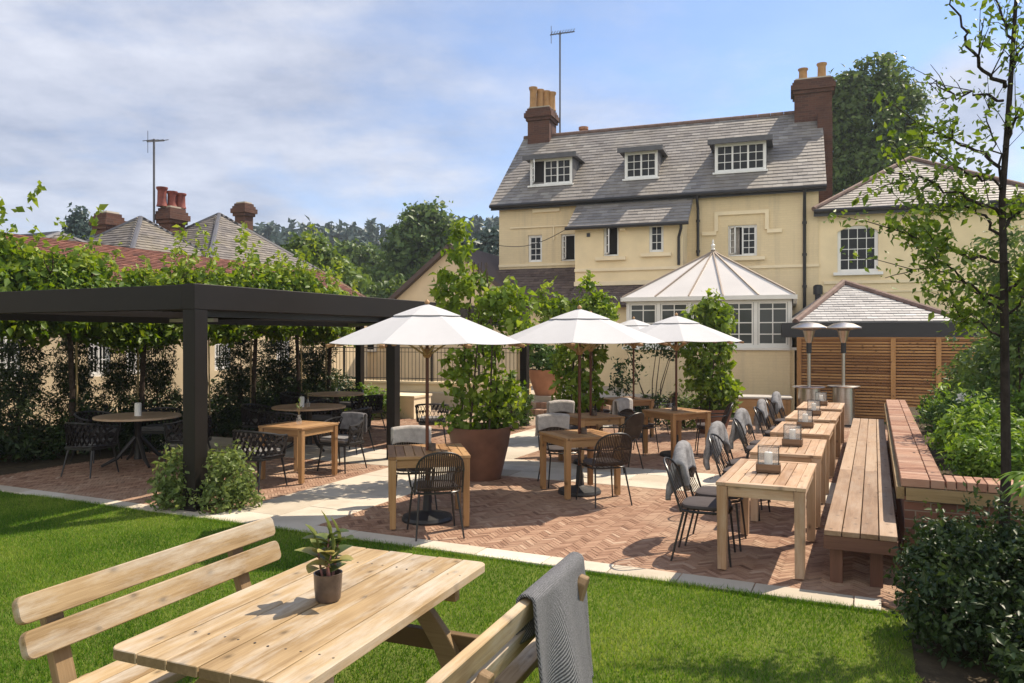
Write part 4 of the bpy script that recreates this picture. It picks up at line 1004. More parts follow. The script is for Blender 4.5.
def drape(name, label, cat, mat, parts, loc, rz, width, front, back, zt=.87, yt=-.33, arch_k=1.3, group=None, wave=.02, th=.014, slope=.28, seed=0, fringe=False, nu=22, nv=34, fs=.1375, flare=0):
    """cloth folded over the top of a back rest (a thing of its own); parts unused"""
    r_ = random.Random(seed); ph = [r_.uniform(0, 6) for _ in range(5)]; m_ = MB(); L = front + back + .10
    def fn(u, v):
        x = (u - .5) * width; s = v * L; top = zt - arch_k * x * x
        wv = wave * (math.sin(u * 9 + ph[0]) + .6 * math.sin(u * 17 + ph[1])); e = .012 * math.sin(u * 5 + ph[2])
        if s < front: q = front - s; y = yt + .04 + fs * q + wv * q * 1.6; z = top - q + e
        elif s < front + .10: a = math.pi * (s - front) / .10; y = yt + .04 * math.cos(a); z = top + .034 * math.sin(a)
        else: q = s - front - .10; y = yt - .04 + .12 * q * (1 if q < .2 else .6) - wv * q * 1.8 - .03 * min(1, q * 5); z = top - q + e
        return (x * (1 - .10 * abs(v - .55)) * (1 + flare * max(0, front - s)) + .02 * math.sin(v * 7 + ph[3]) * (abs(v - .6)), y, z)
    m_.grid(fn, nu, nv); o = m_.build(name, mat, None, smooth=True); sm = o.modifiers.new('thickness', 'SOLIDIFY'); sm.thickness = th; sm.offset = 0
    if fringe:
        f = MB()
        for i in range(46):
            u = (i + .5) / 46; a = Vector(fn(u, 0)); f.tube([a + Vector((0, 0, .01)), a + Vector((r_.gauss(0, .006), r_.gauss(0, .006), -.055))], [.0045, .002], 4)
        f.build('fringe', 'black_fringe', o)
    o.location = loc; o.rotation_euler = (0, 0, rz); tag(o, label, cat, group); return o
simple('black_fringe', (.03, .031, .036), .95, .2, 9)
def facing(d): return math.atan2(-d[0], d[1])
# chairs along the row of tables: two per table, all looking at the bench
def row_chairs():
    proto = None; rz = TROT - R(90)
    for k in range(5):
        for j, dv in enumerate((-.30, .24)):
            p = TP(-.853 - .50 + rnd.gauss(0, .02), 7.26 + 1.87 * k + dv, .016); a = rz + R(rnd.gauss(0, 3.5))
            lab = ('bare slim wire chair' if j == 0 else 'slim wire chair under a grey throw') + ' at the ' + ROWN[k] + ' table along the bench'
            if proto is None: proto = wire_chair(lab, False, dense=False, group='slim wire chairs along the bench tables'); c = proto; c.location = p; c.rotation_euler = (0, 0, a)
            else: c = copy_tree(proto, p, a, lab)
            if j == 1: drape('grey_throw', 'shaggy grey throw on a chair at the ' + ROWN[k] + ' table along the bench', 'throw', 'grey_sheep', None, p, a, .58, .18, .32, seed=k, group='grey throws on the row chairs', arch_k=2.0, zt=.90, wave=.06, th=.05)
simple('grey_sheep', (.24, .235, .235), .95, .45, 9, 1.0, .1, 0, 60)
row_chairs()
def terrace_chairs():
    T = lambda k: Vector((UT[k][0], UT[k][1], .016))
    def pos(k, ang, dist, turn=0):                                 # ang = table-local direction the chair stands towards (0 = +y of the table)
        a = R(UT[k][2] + ang); d = Vector((-math.sin(a), math.cos(a), 0)); return T(k) + d * dist, math.atan2(d.x, -d.y) + R(turn)
    S = [(0, 184, .60, 2, 'brown wire backed armchair in front of the nearest parasol table, back to the lawn', None),
         (0, 12, .58, -10, 'wire chair behind the nearest parasol table, a pale throw over its back', 'pale grey throw on the chair between the nearest table and the bronze pot'),
         (1, 180, .60, -3, 'brown wire backed armchair in front of the second parasol table, back to the viewer', None),
         (1, -4, .62, -4, 'wire chair behind the second parasol table, a pale throw over its back', 'pale grey throw on the chair behind the second parasol table'),
         (2, 192, .64, 10, 'brown wire chair between the second and third parasol tables', None),
         (2, 4, .64, -6, 'wire chair with pale throw at the far left of the third parasol table', 'pale grey throw on the chair left of the third parasol table'),
         (3, 262, .66, -30, 'brown wire armchair at the right of the conservatory parasol table', None),
         (3, 34, .64, -14, 'wire chair with pale throw at the left of the conservatory parasol table', 'pale grey throw on the chair left of the conservatory parasol table'),
         (4, 28, .64, -14, 'wire chair with pale throw at the farthest parasol table', 'pale grey throw on the chair at the farthest parasol table'),
         (4, 250, .66, 0, 'wire chair at the right of the farthest parasol table', None)]
    proto = None
    for i, (k, ang, dist, turn, lab, thr) in enumerate(S):
        p, a = pos(k, ang, dist, turn)
        if proto is None: proto = wire_chair(lab); c = proto; c.location = p; c.rotation_euler = (0, 0, a)
        else: c = copy_tree(proto, p, a, lab)
        if thr: drape('pale_throw', thr, 'throw', 'sheepskin', None, p, a, .47, .15, .24, seed=20 + i, group='pale throws on the parasol chairs', arch_k=.45, wave=.02, th=.03)
terrace_chairs()
def pergola_chairs():
    S = []
    ta = TP(-7.25, 8.44, .016); u = Vector((TC, -TS, 0)); v = Vector((TS, TC, 0))
    S += [(ta - v * .72 - u * .05, v, 'black woven armchair in front of the orange toned table, back to the lawn'), (ta + v * .80 + u * .12, -v, 'black woven armchair behind the orange toned table, its back to the cross path')]
    nm = ['deep shade table at the left', 'middle round table', 'far round table near the railing']
    side = [('on its lawn side', -90), ('on its right', -8), ('on its far side', 95), ('on its left', 178)]
    for k, (p, r, lab) in enumerate(RT):
        for q, (w, a) in enumerate(side):
            aa = R(a + TROT * 57.3 * .6 + rnd.gauss(0, 8)); d = Vector((math.cos(aa), math.sin(aa), 0)); S.append((Vector((p.x, p.y, .016)) + d * (r + .30), -d, 'black woven armchair at the ' + nm[k] + ', ' + w))
    S.append((Vector((-1.46, 14.1, .016)), Vector((.25, -1, 0)), 'black woven armchair with diamond lattice back standing behind the bronze pot'))
    S[-1] = (S[-1][0], Vector((-.1, 1, 0)), S[-1][2])
    proto = None
    for p, d, lab in S:
        if proto is None: proto = woven_armchair(lab); proto.location = p; proto.rotation_euler = (0, 0, facing(d))
        else: copy_tree(proto, p, facing(d), lab)
    p, d, _ = S[1]; drape('fleece_throw', 'dark grey throw over the armchair behind the orange toned table', 'throw', 'grey_fleece', None, p, facing(d), .42, .22, .26, zt=.79, yt=-.29, arch_k=.3, seed=70)
pergola_chairs()

# ================================================================== PARASOLS
def parasol(label, p, rz, s=1.0):
    t = thing('parasol', label, 'parasol', p, rz, 'white parasols over the terrace tables'); n = 8; Rr = 1.06; zr, zt = 1.90, 2.30
    m_ = MB(); m_.tube([(0, 0, .06), (0, 0, 2.34)], .019, 10); m_.build('pole', 'pole_wood', t, smooth=True)
    m_ = MB(); m_.lathe([(0, 0), (.27, 0), (.275, .02), (.26, .05), (.09, .085), (.05, .10), (.035, .34), (.024, .35)], 28, cap=False); m_.build('base', 'black_plastic', t, smooth=True)
    def rimpt(a, f, z0, z1, R_, sag):                              # canopy surface with sagging panels between ribs
        k = (a * n / (2 * math.pi)) % 1; w = math.cos(math.pi / n) / math.cos((k - .5) * 2 * math.pi / n)
        rr = R_ * f * (1 - (1 - w) * 1.0) * (1 - .0 * k); z = z1 + (z0 - z1) * (f ** 1.12) + sag * 4 * k * (1 - k) * f * -.4
        return Vector((math.cos(a) * rr, math.sin(a) * rr, z))
    N = n * 10; c = MB(); c.grid(lambda u, v: rimpt(u * 2 * math.pi, .16 + .84 * v, zr, zt, Rr, .035), N, 12, True)
    cn = c.build('canopy', 'canopy', t)
    sm = cn.modifiers.new('thickness', 'SOLIDIFY'); sm.thickness = .004
    v = MB(); v.grid(lambda u, w: rimpt(u * 2 * math.pi, .02 + .34 * w, zr + .016, zt + .014, Rr, .01), N, 6, True); vo = v.build('vent', 'canopy', cn); vo.modifiers.new('thickness', 'SOLIDIFY').thickness = .004
    for k in range(n):
        a = 2 * math.pi * k / n; d = Vector((math.cos(a), math.sin(a), 0)); r_ = MB()
        r_.bar(d * .05 + Vector((0, 0, zt - .05)), d * (Rr + .02) + Vector((0, 0, zr - .022)), .014, .02)
        r_.bar(d * .04 + Vector((0, 0, 1.78)), d * .5 + Vector((0, 0, zt - .05 - (zt - zr) * .47)), .012, .016); ro = r_.build('rib', 'cane', t)
        e = MB(); e.bar(d * (Rr - .055) + Vector((0, 0, zr - .012)), d * (Rr + .03) + Vector((0, 0, zr - .03)), .05, .034); e.build('rib_tip', 'teak', ro, bevel=.006)
    h = MB(); h.lathe([(.03, 1.74), (.045, 1.76), (.045, 1.82), (.03, 1.84)], 12); h.lathe([(.03, 2.18), (.05, 2.2), (.05, 2.27), (.03, 2.3)], 12); h.build('hub', 'teak', t, smooth=True)
    f = MB(); f.lathe([(.02, 2.32), (.03, 2.335), (.025, 2.35), (.0, 2.37)], 10); f.build('finial', 'teak', t, smooth=True)
    return t
PL = ['nearest white parasol, in front of the pergola and bronze pot', 'second white parasol, in the middle of the terrace', 'white parasol hidden behind the middle one', 'right hand white parasol, in front of the conservatory vine', 'farthest white parasol, behind and right of the middle one']
pp = parasol(PL[0], (UT[0][0], UT[0][1], .016), R(28))
for k in range(1, 5): copy_tree(pp, (UT[k][0] + (.15 if k == 4 else 0), UT[k][1], .016), R(28 + (8, -6, 11, 20)[k - 1]), PL[k])

# ================================================================== THINGS ON TABLES
def lantern(label, p, rz):
    t = thing('table_lantern', label, 'lantern', p, rz, 'box lanterns on the bench tables'); w = .10
    b = MB(); b.box((0, 0, .012), (.21, .13, .02));
    for s in (-1, 1): b.box((s * .1, 0, .048), (.012, .13, .055)); b.box((0, s * .06, .048), (.188, .012, .055))
    b.build('base', 'lantern_wood', t, bevel=.002)
    f = MB()
    for sx in (-1, 1):
        for sy in (-1, 1): f.tube([(sx * .088, sy * .048, .03), (sx * .088, sy * .048, .23)], .003, 4)
        f.tube([(sx * .088, -.048, .23), (sx * .088, .048, .23)], .003, 4); f.tube([(-.088, sx * .048, .23), (.088, sx * .048, .23)], .003, 4)
    f.build('frame', 'chair_metal', t)
    g = MB()
    for s in (-1, 1): g.box((s * .087, 0, .135), (.003, .09, .18)); g.box((0, s * .047, .135), (.168, .003, .18))
    g.build('glass', 'lantern_glass', t)
    c = MB(); c.lathe([(.0, .022), (.034, .022), (.034, .175), (.028, .18), (0, .176)], 18, cap=False); co = c.build('candle', 'candle_wax', t, smooth=True); k = MB(); k.tube([(0, 0, .174), (.002, 0, .19)], .0015, 4); k.build('wick', 'chair_metal', co); return t
lp = None
for k, p in enumerate(ROW):
    q = p + Vector((rnd.gauss(0, .02), rnd.gauss(0, .03), .753)); lab = 'glass box lantern with white candle on the ' + ROWN[k] + ' table along the bench'
    if lp is None: lp = lantern(lab, q, TROT + R(5))
    else: copy_tree(lp, q, TROT + R(rnd.gauss(0, 8)), lab)
def tealight(label, p):
    m_ = MB(); m_.lathe([(.0, 0), (.036, 0), (.04, .02), (.038, .075), (.033, .075), (.032, .03), (0, .03)], 16, cap=False); o = m_.build('candle_pot', 'small_pot', smooth=True); o.location = p; tag(o, label, 'candle pot', 'small dark candle pots'); return o
for k, lab in enumerate(('small dark candle pot beside the nearest parasol pole', 'small dark candle pot beside the second parasol pole', 'small dark candle pot on the half hidden third table', 'small dark candle pot on the table by the conservatory vine')):
    x, y, a = UT[k][:3]; tealight(lab, (x + (.06, .05, .05, -.05)[k], y - .05, .016 + .752))
def bud_vase(label, p, h=.16, leaves=14):
    t = thing('bud_vase', label, 'vase', p); m_ = MB(); m_.lathe([(0, 0), (.035, 0), (.04, .03), (.035, .07), (.018, .1), (.02, .125), (.015, .125), (.013, .1), (.0, .02)], 14, cap=False); m_.build('vase', 'lantern_glass', t, smooth=True)
    st = MB(); P = []
    for k in range(3): q = Vector((rnd.gauss(0, .03), rnd.gauss(0, .03), .13 + h)); st.tube([(0, 0, .02), (0, 0, .12), q], .002, 4); P += [(q * rnd.uniform(.7, 1.05)) for _ in range(leaves // 3)]
    st.build('stem', 'cane', t); leafcloud('leaves', [tuple(p_) for p_ in P], .05, 'leaf_light', t)
for p, lab in ((TP(-7.25, 8.44, .77), 'glass bud vase on the orange toned pergola table'), (W(308, 13.4, .77), 'glass bud vase on the middle round table'), (W(337, 16.6, .77), 'glass bud vase on the far round table'), (Vector((2.62, 12.7, .77)), 'small leafy bud vase on the table by the conservatory vine')): bud_vase(lab, p)
m_ = MB(); m_.lathe([(0, 0), (.05, 0), (.05, .19), (.04, .2), (0, .19)], 20, cap=False); o = m_.build('pillar_candle', 'candle_wax', smooth=True); q = W(138, 11.85, .768); o.location = q; tag(o, 'white pillar candle on the shaded left round table', 'candle')
o = m_.build('pillar_candle', 'candle_wax', smooth=True); q = W(302, 13.35, .768); o.location = q; o.scale = (.8, .8, .9); tag(o, 'white pillar candle on the middle round table', 'candle')

# ================================================================== BENCH, PLANTER, HEATERS, BOX
def long_bench():
    t = thing('long_bench', 'long reddish timber bench running beside the brick planter', 'bench', TP(-.10, 6.58), TROT); L = 9.3; w = .53; h = .45; n = 4; pw = w / n
    s = MB()
    for k in range(n):
        y = 0; cuts = [0, 3.1 + .3 * (k % 2), 6.2 - .3 * (k % 2), L]
        for a, b in zip(cuts, cuts[1:]): s.box((-w / 2 + pw * (k + .5), (a + b) / 2, h - .02), (pw - .008, b - a - .003, .04))
    s.build('seat', 'bench_wood', t, bevel=.003)
    f = MB(); f.box((0, .03, h - .095), (w, .045, .105)); 
    for sx in (-1, 1): f.box((sx * (w / 2 - .03), L / 2 + .05, h - .096), (.04, L - .1, .1))
    f.build('frame', 'bench_dark', t)
    for k in range(6):
        for sx in (-1, 1): l = MB(); y = .16 + k * (L - .4) / 5; l.box((sx * (w / 2 - .12) - .03, y, (h - .045) / 2), (.095, .12, h - .05)); l.build('leg', 'bench_dark', t, bevel=.003)
long_bench()
def planter():
    t = thing('brick_planter', 'raised brick planter with brick capping and timber rail behind the long bench', 'planter', TP(.2, 7.28), TROT); L, Wd, H = 9.0, 4.6, .80
    w = MB(); w.box((.15, L / 2, .32), (.24, L, .64)); w.box((Wd / 2 + .272, .15, .319), (Wd, .24, .638)); w.build('wall', 'planter_brick', t)
    r_ = MB(); r_.box((.0, L / 2, .665), (.06, L, .10)); r_.box((Wd / 2 + .04, 0, .664), (Wd, .062, .10)); r_.build('rail', 'sleeper', t)
    c = MB(); y = 0
    while y < L: c.box((.108 + .004 * rnd.random(), y + .034, .755), (.212, .063, .07), (0, rnd.gauss(0, .006), 0), tint=min(1, max(0, rnd.gauss(.55, .22)))); c.box((.275, y + .034, .7545), (.102, .063, .07), (0, rnd.gauss(0, .006), 0), tint=min(1, max(0, rnd.gauss(.5, .22)))); y += .0735
    x = .34
    while x < Wd: c.box((x + .034, .108, .754), (.066, .214, .07), tint=min(1, max(0, rnd.gauss(.5, .22)))); c.box((x + .034, .275, .7535), (.066, .104, .07), tint=min(1, max(0, rnd.gauss(.5, .22)))); x += .0735
    c.build('capping', 'cap_brick', t, bevel=.004); s = MB(); s.box((Wd / 2 + .2, L / 2 + .1, .34), (Wd - .2, L - .3, .66)); s.build('soil', 'earth', t)
planter()
def heater(label, p):
    t = thing('patio_heater', label, 'patio heater', p, 0, 'stainless steel patio heaters')
    m_ = MB(); m_.lathe([(0, .02), (.24, .02), (.245, .06), (.23, .06), (.225, .86)], 36, cap=False); m_.lathe([(.0, .86), (.34, .87), (.35, .89), (.34, .90), (.05, .91)], 36, cap=False); m_.build('tank_housing', 'steel', t, smooth=True)
    m_ = MB(); m_.lathe([(.25, 0), (.25, .05)], 30); m_.build('base', 'black_plastic', t)
    m_ = MB(); m_.tube([(0, 0, .9), (0, 0, 1.75)], .036, 14); m_.build('pole', 'steel', t, smooth=True); m_ = MB(); m_.tube([(0, 0, 1.62), (0, 0, 1.85)], .055, 14); m_.build('valve', 'black_plastic', t, smooth=True)
    m_ = MB(); m_.lathe([(.05, 1.84), (.075, 1.9), (.115, 2.08), (.13, 2.12), (0, 2.13)], 22); m_.build('burner', 'steel', t, smooth=True)
    m_ = MB(); m_.lathe([(.12, 2.13), (.2, 2.15), (.365, 2.17), (.37, 2.18), (.365, 2.20), (.2, 2.28), (0, 2.31)], 36); m_.build('reflector', 'steel', t, smooth=True); return t
h1 = heater('left stainless steel patio heater with round reflector, beside the conservatory', W(809, 16.9, .0)); copy_tree(h1, W(843.5, 17.1, .0), .4, 'right stainless steel patio heater, in front of the slatted fence')
t = thing('storage_box', 'low brown storage box with pale lid beside the conservatory', 'box', W(764, 17.6, .0), -R(16))
m_ = MB(); m_.box((0, 0, .29), (1.12, .62, .58)); m_.build('body', 'teak', t, bevel=.01); m_ = MB(); m_.box((0, 0, .61), (1.2, .68, .05)); m_.build('lid', 'grey_box', t, bevel=.012)

# ================================================================== PICNIC TABLE
def picnic():
    PA = -R(22.2); t = thing('picnic_table', 'rustic pale timber picnic table with two backed benches on the lawn', 'picnic table', (-.866, 3.62, 0), PA); L, Wd, h = 1.62, .93, .75; wm = 'picnic_wood'
    def rounded(L_, w, r, n=5, ends=(1, 1, 1, 1)):
        P = []
        for (cx, cy, a0, e) in ((L_ / 2, w / 2, 0, ends[0]), (-L_ / 2, w / 2, 90, ends[1]), (-L_ / 2, -w / 2, 180, ends[2]), (L_ / 2, -w / 2, 270, ends[3])):
            if not e: P.append((cx, cy)); continue
            for i in range(n + 1): a = R(a0 + 90 * i / n); P.append((cx - math.copysign(r, cx) + r * math.cos(a), cy - math.copysign(r, cy) + r * math.sin(a)))
        return P
    n = 6; pw = Wd / n; top = MB()
    for k in range(n):
        x = -Wd / 2 + pw * (k + .5); e = (0, 0, 0, 0)
        # plank polygon: first axis along the table, second across (towards -x)
        if k == 0: e = (1, 1, 0, 0)
        if k == n - 1: e = (0, 0, 1, 1)
        top.prism(rounded(L + rnd.gauss(0, .004), pw - .007, .05, 6, e), (x, 0, h - .042), (0, 1, 0), (-1, 0, 0), .042 + rnd.gauss(0, .0012))
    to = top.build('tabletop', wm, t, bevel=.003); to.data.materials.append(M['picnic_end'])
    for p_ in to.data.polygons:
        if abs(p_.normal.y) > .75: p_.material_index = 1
    sc_ = MB()
    for y in (-.55, .55):
        for k in range(n):
            for q in (-.035, .035): sc_.lathe([(.0, .0), (.0055, .0), (.0055, .0016), (0, .0016)], 8, (-Wd / 2 + pw * (k + .5) + q, y + rnd.gauss(0, .004), h - .0004), cap=False)
    so_ = sc_.build('screws', 'dark_metal', to); so_['kind'] = 'stuff'
    ba = MB()
    for y in (-.55, .55): ba.box((0, y, h - .042 - .045), (Wd - .12, .05, .088))
    ba.build('batten', 'picnic_wood', t)
    for y in (-.55, .55):                                          # crossed legs and long bearers at each end
        for s in (-1, 1):
            l = MB(); A_ = []; B_ = []
            for i in range(9): f = i / 8; x = .03 + .40 * f + .10 * math.sin(f * math.pi); z = (h - .05) * (1 - f); A_.append((x - .055 - .012 * math.sin(f * 3.14), z)); B_.append((x + .055 + .012 * math.sin(f * 3.14), z))
            l.prism([(s * a, b) for a, b in (A_ + B_[::-1])], (0, y - .026 + .026 * s, 0), (1, 0, 0), (0, 0, 1), -.05); l.build('leg', 'picnic_wood_shaded', t, bevel=.004)
        b = MB(); b.bar((-1.0, y + .062, .375), (1.0, y + .062, .375), .05, .10); b.build('bearer', 'picnic_wood_shaded', t, bevel=.004)
    for s in (-1, 1):
        st = MB()
        for k in range(3): st.prism(rounded(L + .06, .118, .03, 4), (s * (.60 + .125 * k), -.0, .425), (0, 1, 0), (-1, 0, 0), .04)
        st.build('seat', wm, t, bevel=.003)
        lean = R(17); base = Vector((s * .89, 0, .36)); up = Vector((s * math.sin(lean), 0, math.cos(lean))); out = Vector((s * math.cos(lean), 0, -math.sin(lean)))
        for y in (-.60, .56):
            po = MB(); p0 = base + Vector((0, y, 0)) + out * .03; H = .50
            po.prism([(0, -.045), (H - .03, -.045), (H, -.02), (H, .02), (H - .03, .045), (0, .045)], p0 - out * .0, up, Vector((0, 1, 0)), -.045 * s); po.build('back_post', 'picnic_wood_shaded', t, bevel=.005)
        bb = MB()
        for (z0, z1) in ((.255, .375), (.405, .525)):
            bb.prism(rounded(L + .02, z1 - z0, .036, 5), base + up * (z0 + z1) / 2 - out * .022 + Vector((0, .03 if s < 0 else -.05, 0)), (0, 1, 0), up, -.04 * 1 if s > 0 else -.04)
        bb.build('backrest', wm, t, bevel=.004)
    return t, PA
PT, PAng = picnic()
def table_plant():
    c = W(328, 3.60, .752); t = thing('potted_plant', 'small brown glazed pot with a pink stemmed leafy plant on the picnic table', 'plant', c, R(20))
    m_ = MB(); m_.lathe([(0, 0), (.052, 0), (.058, .008), (.063, .06), (.066, .122), (.067, .128), (.060, .128), (.058, .105), (0, .105)], 32, cap=False); m_.build('pot', 'small_pot', t, smooth=True)
    s = MB(); s.lathe([(0, .108), (.057, .106)], 20, cap=False); s.build('soil', 'earth', t)
    st = MB(); V = []; Fc = []; T = []
    def leaf(base, d, up, L_, w, tint):
        d = d.normalized(); sd = d.cross(up).normalized(); up = sd.cross(d); k = len(V); n = 6
        for i in range(n + 1):
            f = i / n; ww = w * math.sin(math.pi * min(1, f * .93 + .05)) ** .75 * .5; c_ = base + d * (L_ * f) - up * (L_ * .35 * f * f)
            for sgn in (-1, 0, 1): V.append(tuple(c_ + sd * (ww * sgn) + up * (abs(sgn) * ww * .35))); T.append(min(1, max(0, tint + (-.15 if sgn == 0 else .1) + rnd.gauss(0, .04))))
        for i in range(n):
            for q in (0, 1): a = k + i * 3 + q; Fc.extend([(a, a + 1, a + 4), (a, a + 4, a + 3)])
    for (ax, ay, h_, nl) in ((0, 0, .185, 6), (.022, .012, .15, 5), (-.024, .01, .14, 5), (.008, -.024, .12, 5)):
        top = Vector((ax * 2.1 + rnd.gauss(0, .008), ay * 2.1, .1 + h_)); b0 = Vector((ax, ay, .1)); st.tube([b0, b0.lerp(top, .5) + Vector((rnd.gauss(0, .006), 0, 0)), top], [.006, .005, .0035], 6)
        for j in range(nl):
            f = .3 + .7 * j / (nl - 1); a = j * 2.4 + ax * 90; d = Vector((math.cos(a), math.sin(a), .35 + f * .5)); leaf(b0.lerp(top, f), d, Vector((0, 0, 1)), rnd.uniform(.09, .125), rnd.uniform(.07, .095), rnd.choice((.1, .35, .5, .75, .9)))
        leaf(top, Vector((rnd.gauss(0, .15), rnd.gauss(0, .15), 1)), Vector((1, 0, 0)), .13, .08, .5)
    st.build('stem', 'pink_stem', t, smooth=True); rawmesh('leaves', V, np.array(Fc).ravel(), T, 'leaf_variegated', t)
table_plant()
def knitted():
    lean = R(17); p = PT.location + Matrix.Rotation(PAng, 3, 'Z') @ Vector((1.01, .31, 0))
    drape('knitted_throw', 'dark grey knitted throw with fringe hung over the right picnic bench back', 'throw', 'knit', None, p, PAng + R(90) + math.pi, .70, .60, .20, zt=.868, yt=-.0, arch_k=0, seed=5, wave=.05, th=.012, fs=.13, flare=.5, fringe=True, nu=40, nv=60)
knitted()

# ================================================================== PLANTS
def dome_points(n, rx, ry, h, z0=0, cl=None):
    pass
def potted_vine(label, loc, pot, ells, nc, per, cr, ls, mat='leaf_vine', potmat='bronze_pot', extra=None):
    """pot = (bottom radius, top radius, height)"""
    t = thing('potted_vine', label, 'potted plant', loc, rnd.uniform(0, 6)); rb, rt, h = pot
    m_ = MB(); m_.lathe([(0, 0), (rb, 0), (rb + (rt - rb) * .3, h * .25), (rb + (rt - rb) * .75, h * .65), (rt, h * .96), (rt + .01, h), (rt - .04, h), (rt - .06, h - .08), (0, h - .08)], 44, cap=False); m_.build('pot', potmat, t, smooth=True)
    s = MB(); s.lathe([(0, h - .07), (rt - .05, h - .075)], 24, cap=False); s.build('soil', 'earth', t)
    st = MB()
    top = max(c[2] + r[2] for c, r in ells)
    for k in range(6): a = k * 1.05; st.tube([(math.cos(a) * rt * .6, math.sin(a) * rt * .6, h - .1), (math.cos(a + .4) * .22, math.sin(a + .4) * .22, h + (top - h) * .4), (math.cos(a + .8) * .1, math.sin(a + .8) * .1, h + (top - h) * .8)], [.016, .012, .006], 5)
    st.build('stems', 'bark', t); P, O, T = clumps(ells, nc, per, cr)
    if extra: P2, T2 = shoots(*extra); P = np.concatenate([P, P2]); O = np.concatenate([O, rng.normal(size=P2.shape)]); T = np.concatenate([T, T2])
    k = P[:, 2] > h * .7; leafcloud('foliage', P[k], ls, mat, t, aspect=.62, outward=O[k], tint=T[k], droop=.8, up=.2); return t
def local_px(loc, px, py):                                        # offsets of a sight point at the plant's distance
    return (px - 512) / F * loc[1] - loc[0], HC - (py - HY) * loc[1] / F
def ell_px(loc, L):
    E_ = []
    for (px, py, rx, rz) in L: x, z = local_px(loc, px, py); k = loc[1] / F; E_.append(((x, rnd.uniform(-.12, .12), z), (rx * k, min(rx * k, .55) * .9, rz * k)))
    return E_
c = Vector((-.45, 10.75, .016)); E1 = ell_px(c, [(462, 245, 16, 22), (455, 285, 24, 24), (482, 300, 44, 26), (508, 305, 24, 22), (476, 345, 38, 26), (450, 372, 10, 22), (482, 385, 34, 30), (478, 420, 36, 18), (500, 400, 22, 24), (520, 330, 12, 12)])
t = potted_vine('big bronze pot with a tall leafy climbing vine behind the nearest parasol', c, (.29, .44, .72), E1, 250, 12, .145, .105, extra=([(c_[0], c_[1], c_[2]) for c_, r_ in E1[:4] for _ in range(3)], [(rnd.gauss(0, .35), rnd.gauss(0, .3), 1) for _ in range(12)], [rnd.uniform(.25, .6) for _ in range(12)], 16, .07)); t.rotation_euler = (0, 0, 0)
c = W(583, 15.2, .016); E2 = ell_px(c, [(590, 292, 10, 12), (560, 312, 24, 14), (545, 300, 14, 10), (584, 320, 26, 22), (580, 360, 26, 30), (578, 395, 24, 20), (600, 310, 16, 14)])
t = potted_vine('tall leafy vine in a bronze pot behind the middle parasol', c, (.26, .4, .5), E2, 260, 13, .17, .12, extra=([(c_[0], c_[1], c_[2]) for c_, r_ in E2[:4] for _ in range(3)], [(rnd.gauss(0, .4), rnd.gauss(0, .3), 1) for _ in range(12)], [rnd.uniform(.15, .4) for _ in range(12)], 14, .08)); t.rotation_euler = (0, 0, 0)
c = W(712, 15.8, .016); E3 = ell_px(c, [(712, 308, 14, 10), (705, 325, 28, 18), (722, 322, 14, 14), (706, 355, 27, 26), (708, 385, 25, 24), (722, 395, 16, 18)])
t = potted_vine('dense leafy vine in a bronze pot against the conservatory, behind the right hand parasol', c, (.26, .4, .5), E3, 300, 14, .17, .115, extra=([(c_[0], c_[1], c_[2]) for c_, r_ in E3[:3] for _ in range(3)], [(rnd.gauss(0, .4), rnd.gauss(0, .3), 1) for _ in range(9)], [rnd.uniform(.2, .45) for _ in range(9)], 14, .08)); t.rotation_euler = (0, 0, 0)
t['label'] = 'dense leafy vine against the conservatory, behind the right hand parasol'
c = W(546, 20.4, .44); t = potted_vine('terracotta pot with a leafy shrub at the top of the brick steps', c, (.28, .48, .68), [((0, 0, .95), (.5, .5, .32)), ((.25, 0, 1.2), (.35, .35, .3))], 70, 14, .2, .12, 'leaf_box', 'terracotta')

def shrub(label, loc, ells, nc, per, cr, ls, mat, name='shrub', cat='shrub', group=None, aspect=.55, stems=5, up=.35, extra=None, rz=0):
    t = thing(name, label, cat, loc, rz, group); st = MB(); cz = max(c[2] for c, r in ells)
    for k in range(stems):
        c, r = ells[k % len(ells)]; st.tube([(rnd.gauss(0, .05), rnd.gauss(0, .05), 0), (c[0] * .5 + rnd.gauss(0, .04), c[1] * .5 + rnd.gauss(0, .04), c[2] * .5), (c[0] + rnd.gauss(0, r[0] * .3), c[1] + rnd.gauss(0, r[1] * .3), c[2] + r[2] * .3)], [.018, .012, .005], 5)
    st.build('stems', 'bark', t); P, O, T = clumps(ells, nc, per, cr)
    if extra: P2, T2 = shoots(*extra); P = np.concatenate([P, P2]); O = np.concatenate([O, rng.normal(size=P2.shape)]); T = np.concatenate([T, T2])
    k = P[:, 2] > .015; leafcloud('foliage', P[k], ls, mat, t, aspect=aspect, outward=O[k], tint=T[k], up=up); return t
shrub('light green leafy shrub wrapped round the foot of the front pergola post', (-3.58, 8.95, 0), [((-.30, -.05, .36), (.24, .26, .34)), ((.34, -.1, .36), (.26, .28, .34)), ((.05, .2, .36), (.34, .24, .3)), ((.5, -.15, .16), (.18, .2, .15)), ((-.25, -.1, .16), (.28, .26, .16)), ((.25, -.3, .15), (.2, .15, .14))], 430, 12, .10, .056, 'leaf_grey', extra=([(rnd.choice((-1, 1)) * rnd.uniform(.2, .5), rnd.uniform(-.1, .2), .5) for _ in range(16)], [(rnd.gauss(0, .5), rnd.gauss(0, .3), 1) for _ in range(16)], [rnd.uniform(.1, .26) for _ in range(16)], 10, .045))
shrub('clipped round box bush beside the bronze pot, near the middle pergola post', W(513, 16.6), [((0, 0, .5), (.46, .46, .48))], 200, 16, .12, .05, 'leaf_box', 'box_bush')
